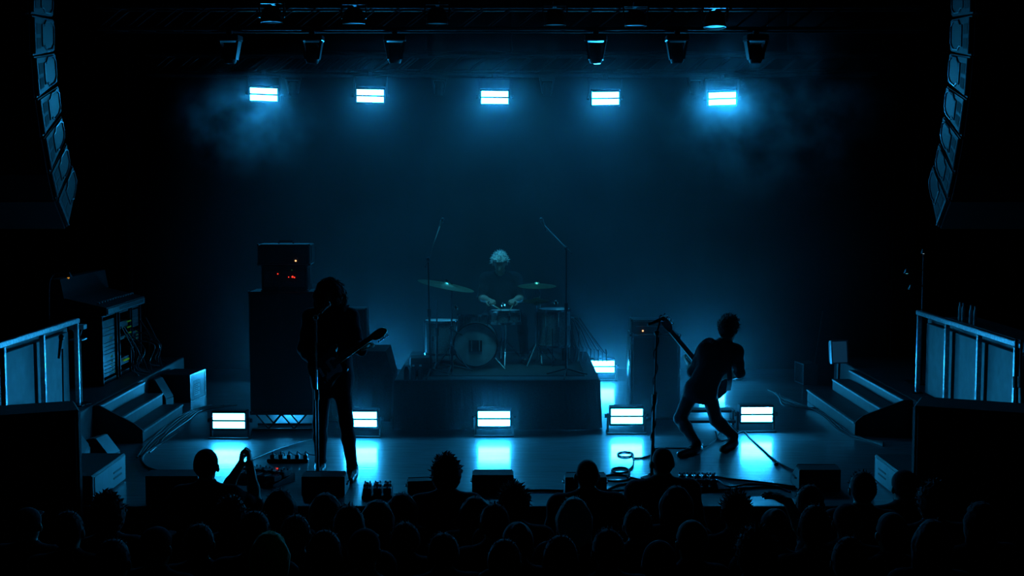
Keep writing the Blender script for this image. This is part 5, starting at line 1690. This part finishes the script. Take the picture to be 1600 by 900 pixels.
# ------------------------------------------------------------------ the crowd
HC = (0, .02, 1.62)
def stand_joints(kind):
    J = dict(head=HC, look=(0, 1, .12), hup=(0, 0, 1), shR=(.185, 0, 1.40), shL=(-.185, 0, 1.40),
             elR=(.235, -.02, 1.12), elL=(-.235, -.02, 1.12), wrR=(.24, .06, .88), wrL=(-.24, .06, .88),
             hipR=(.09, 0, .90), hipL=(-.09, 0, .90), knR=(.10, .02, .49), knL=(-.10, .02, .49), anR=(.11, -.02, .10), anL=(-.11, -.02, .10),
             toR=(.14, .17, .0), toL=(-.14, .17, .0))
    if kind == 'fold':
        J.update(elR=(.24, .06, 1.14), elL=(-.24, .06, 1.14), wrR=(-.02, .22, 1.16), wrL=(.02, .20, 1.10), hdR=(-1, .1, .1), hdL=(1, .1, .1), hnR=(0, -1, 0), hnL=(0, -1, 0), cuR=(.5, .5), cuL=(.5, .5))
    if kind == 'slim':
        J.update(shR=(.160, 0, 1.40), shL=(-.160, 0, 1.40), elR=(.20, -.02, 1.13), elL=(-.20, -.02, 1.13), wrR=(.20, .06, .90), wrL=(-.20, .06, .90))
    if kind == 'phone':
        J.update(elR=(.20, .16, 1.18), elL=(-.20, .16, 1.18), wrR=(.07, .36, 1.38), wrL=(-.07, .36, 1.38), hdR=(-.25, .3, .8), hdL=(.25, .3, .8), hnR=(-.6, 0, .2), hnL=(.6, 0, .2), cuR=(.7, .6), cuL=(.7, .6))
    if kind == 'broad':
        J.update(shR=(.205, 0, 1.41), shL=(-.205, 0, 1.41), elR=(.27, -.02, 1.13), elL=(-.27, -.02, 1.13), wrR=(.27, .08, .90), wrL=(-.27, .08, .90))
    if kind == 'arm':     # right hand lifted beside the head
        J.update(elR=(.25, .22, 1.50), wrR=(.14, .26, 1.72), hdR=(-.85, .1, .35), hnR=(0, .3, -1), cuR=(.25, .2))
    if kind == 'clasp':   # both hands clasped above the right shoulder
        J.update(elR=(.33, .16, 1.30), wrR=(.280, .20, 1.60), elL=(.06, .26, 1.34), wrL=(.212, .215, 1.595), hdR=(-.06, .05, .95), hdL=(.10, .05, .95), hnR=(-1, 0, 0), hnL=(1, 0, 0), cuR=(1.7, 1.0), cuL=(1.7, 1.0))
    return J
TOP = 1.62 + .115
PROTO = {}
for kind, sl, fem, lo_, res in (('down', 'short', False, .0, .0115), ('fold', 'long', False, .01, .0115), ('slim', 'short', True, .0, .0115), ('phone', 'long', False, .0, .009), ('broad', 'long', False, .012, .0115), ('arm', 'short', False, .0, .0085), ('clasp', 'short', False, .0, .0085)):
    J = stand_joints(kind)
    pr, fr_ = figure(J, sleeve=sl, fem=fem, loose=lo_)
    v, f, lb = sdf_mesh(pr, res)
    n = vnorm(v, f)
    parts = []
    right = v[f][:, :, 0].mean(1) > 0
    for L_, nm, th, sel in ((SHIRT, 'shirt', .006, None), (TROUS, 'trousers', .004, None), (SHOE, 'shoe', .003, right), (SHOE, 'shoe', .003, ~right)):
        keep = (lb[f] == L_).sum(1) >= 2
        if sel is not None: keep &= sel
        u, inv = np.unique(f[keep], return_inverse=True)
        parts.append((nm, np_mesh(nm, v[u] + n[u] * th, inv.reshape(-1, 4), M[('cloth_k', 'denim', 'leather')[L_ - 1]])))
    PROTO[kind] = (np_mesh('body', v, f, M['skin']), parts)
CF = (A3((0, 1, .12)) / np.linalg.norm((0, 1, .12)), None, None)
_, CF = head_prims(HC, (0, 1, .12), (0, 0, 1))
HAIRM = {}
for st in ('short', 'crop', 'spiky', 'curly', 'long', 'bob', 'fluffy', 'bun', 'pony', 'cap', 'beanie'):
    HAIRM[st] = hair_mesh(HC, CF, st, 11, .0105)
HM = {}
def hair_data(st, m_):
    if (st, m_) not in HM:
        nm = 'hair' if st not in ('cap', 'beanie') else 'hat'
        HM[(st, m_)] = np_mesh(nm, *HAIRM[st], M[m_])
    return HM[(st, m_)]
SHM = {}
def shirt_data(kind, m_):
    if (kind, m_) not in SHM:
        d = PROTO[kind][1][0][1].copy()
        d.materials.clear(); d.materials.append(M[m_])
        SHM[(kind, m_)] = d
    return SHM[(kind, m_)]
# x and top of each head in the photograph, pose, hair, hair colour, shirt, label
CROWD = [
    (321, 702, 'clasp', 'beanie', 'cap', 'cloth_k', 'person at the stage edge with both hands clasped and raised, round dark hat'),
    (697, 714, 'phone', 'curly', 'hair_d', 'cloth_n', 'person with curly hair at the middle of the stage edge, shoulders above the crowd'),
    (918, 719, 'broad', 'crop', 'hair_d', 'cloth_k', 'person with shaved head and visible ears at the stage edge before a wedge'),
    (1036, 700, 'broad', 'crop', 'hair_d', 'cloth_n', 'tall broad-shouldered person with short hair beside the bassist microphone stand'),
    (437, 764, 'slim', 'long', 'hair_b', 'cloth_k', 'long haired person below the guitarist pedalboard'),
    (508, 771, 'down', 'bob', 'hair_b', 'cloth_k', 'person with smooth rounded hair right below the guitarist wedge'),
    (545, 789, 'fold', 'short', 'hair_b', 'cloth_g', 'person with rim-lit round hair just right of the one below the guitarist wedge'),
    (589, 782, 'slim', 'bob', 'hair_b', 'cloth_k', 'person with wide round hair below the small pedalboard'),
    (359, 780, 'down', 'curly', 'hair_d', 'cloth_k', 'curly haired person below the clasped hands'),
    (167, 774, 'slim', 'curly', 'hair_d', 'cloth_k', 'curly haired person in front of the pale-sided speaker at the left corner'),
    (803, 759, 'down', 'fluffy', 'hair_d', 'cloth_k', 'person with fluffy hair below the right end of the middle wedge'),
    (769, 786, 'fold', 'short', 'hair_d', 'cloth_n', 'short haired person just left of the fluffy haired one below the middle wedge'),
    (897, 777, 'slim', 'long', 'hair_l', 'cloth_k', 'person with long pale blond hair in front of the shaved head'),
    (997, 791, 'down', 'short', 'hair_b', 'cloth_k', 'person with rim-lit hair between the blond head and the tall broad-shouldered one'),
    (1057, 759, 'slim', 'long', 'hair_d', 'cloth_k', 'long haired person in front of the tall broad-shouldered one'),
    (1151, 769, 'down', 'spiky', 'hair_d', 'cloth_g', 'person with short spiky hair below the bassist feet, shoulders showing'),
    (1212, 794, 'arm', 'bun', 'hair_d', 'cloth_k', 'person with one hand lifted beside the head, right of the spiky hair'),
    (1266, 757, 'fold', 'short', 'hair_b', 'cloth_k', 'person with short hair below the right end wedge, upper of two'),
    (1274, 789, 'slim', 'short', 'hair_d', 'cloth_g', 'person with rim-lit hair below the right end wedge, lower of two'),
    (1349, 736, 'down', 'short', 'hair_d', 'cloth_k', 'tall short haired person with lit collar left of the right corner speaker'),
    (1415, 735, 'broad', 'beanie', 'cap', 'cloth_k', 'person with a round hat directly before the right corner speaker'),
    (1461, 756, 'down', 'curly', 'hair_d', 'cloth_k', 'curly haired person right of the round hat before the right corner speaker'),
    (1325, 786, 'fold', 'cap', 'cap', 'cloth_k', 'person with a cap below the tall one near the right corner'),
    (1395, 800, 'slim', 'pony', 'hair_d', 'cloth_k', 'person with tied back hair below the round hat at the right corner'),
    (408, 798, 'down', 'short', 'hair_d', 'cloth_k', 'short haired person above the lime green hair'),
    (461, 804, 'slim', 'short', 'hair_b', 'cloth_g', 'person with small rim-lit head right of the lime green hair'),
    (420, 832, 'slim', 'bob', 'hair_y', 'cloth_k', 'person with lime green hair low in the crowd at the left'),
    (247, 822, 'down', 'cap', 'cap', 'cloth_k', 'person with a pale lit cap in the lower left crowd'),
    (797, 815, 'slim', 'bun', 'hair_d', 'cloth_k', 'person with hair in a bun low at the middle of the crowd'),
    (800, 842, 'down', 'short', 'hair_b', 'cloth_k', 'lowest short haired person at the middle of the crowd, below the bun'),
    (568, 825, 'down', 'cap', 'cap', 'cloth_k', 'person with a dark cap below the wide round hair left of the middle'),
    (1082, 812, 'slim', 'pony', 'hair_b', 'cloth_k', 'person with tied back hair below the long haired one near the tall man'),
    (1183, 828, 'fold', 'curly', 'hair_d', 'cloth_k', 'curly haired person below the spiky hair'),
    (506, 828, 'fold', 'short', 'hair_d', 'cloth_k', 'short haired person below the smooth rounded hair'),
    (705, 832, 'down', 'short', 'hair_d', 'cloth_k', 'short haired person low below the curly head at the middle'),
    (105, 798, 'down', 'short', 'hair_d', 'cloth_k', 'short haired person below the left corner speaker'),
    (640, 770, 'slim', 'long', 'hair_d', 'cloth_k', 'long haired person just left of the curly head at the middle'),
    (742, 776, 'slim', 'bob', 'hair_d', 'cloth_k', 'person with bobbed hair just right of the curly head at the middle'),
    (645, 815, 'broad', 'short', 'hair_d', 'cloth_k', 'broad short haired person low between the round hair and the curly head'),
    (310, 818, 'fold', 'short', 'hair_d', 'cloth_k', 'short haired person low between the lit cap and the curly hair at the left'),
    (1535, 785, 'down', 'bob', 'hair_d', 'cloth_k', 'person with bobbed hair before the right corner speaker, at the far right'),
    (945, 826, 'down', 'short', 'hair_d', 'cloth_k', 'short haired person low to the right of the blond hair'),
    (870, 836, 'slim', 'short', 'hair_d', 'cloth_k', 'short haired person low to the left of the blond hair'),
    (40, 792, 'fold', 'cap', 'cap', 'cloth_k', 'person with a cap at the far left of the crowd'),
    (1458, 812, 'slim', 'long', 'hair_d', 'cloth_k', 'long haired person low at the right below the curly hair'),
    (1328, 838, 'down', 'short', 'hair_d', 'cloth_k', 'lowest short haired person below the cap near the right corner'),
    (1030, 846, 'fold', 'beanie', 'cap', 'cloth_k', 'person with a round hat lowest right of the middle'),
    (175, 842, 'down', 'short', 'hair_d', 'cloth_k', 'lowest short haired person in the left crowd'),
]
rc = random.Random(5)
spot = {}
for sweep in range(5):                   # find standing places that keep people apart
    for i, (px0, py, kind, st, hm, sh_, lab) in enumerate(CROWD):
        best = None
        for q in range(31 * 5):
            h = 1.56 + .34 * (q % 31) / 30
            if i < 4: h = 1.70 + .2 * (q % 31) / 30
            px = px0 + ((q // 31) - 2) * (6 if i > 23 else 2)
            g_ = G(px, py, HALL + h + (.0 if st in ('crop',) else .015))
            if g_.y > EDGE - .45: continue
            md = min([math.hypot((g_.x - v_[0].x) / .52, (g_.y - v_[0].y) / .36) for j, v_ in spot.items() if j != i] + [1.3])
            if g_.y > 9.3 and abs(g_.x) > 2.9: md -= .6
            sc = min(md, 1.1) - abs(h - 1.74) * .12 - abs(px - px0) * .003
            if best is None or sc > best[0]:
                best = (sc, g_, h)
        spot[i] = best[1:]
for i, (px, py, kind, st, hm, sh_, lab) in enumerate(CROWD):
    g_, h = spot[i]
    k = h / TOP
    rz = rc.uniform(-.25, .25) if kind != 'clasp' else 0.0
    m_ = TR(g_.x, g_.y, HALL) @ RZ(rz) @ Matrix.Diagonal((1.0, 1.0, k, 1)) 
    body, parts = PROTO[kind]
    o = link_mesh('person', body)
    o.matrix_world = m_
    MTX[o.name] = m_.copy()
    tag(o, lab, 'person', 'concert crowd below the stage')
    link_mesh('shirt', shirt_data(kind, sh_), o)
    for nm, d in parts[1:]:
        link_mesh(nm, d, o)
    link_mesh('hair' if st not in ('cap', 'beanie') else 'hat', hair_data(st, hm), o)
    if kind == 'phone':
        c = m_ @ V((0, .40, 1.47))
        t = thing('phone', 'phone held up by the curly haired person at the stage edge', 'phone', c)
        obj('case', MB().box(c + V((-.036, -.004, -.07)), c + V((.036, .004, .075)), .003), M['black'], t)
        obj('screen', MB().box(c + V((-.033, -.0056, -.065)), c + V((.033, -.0045, .07))), M['lens'], t)
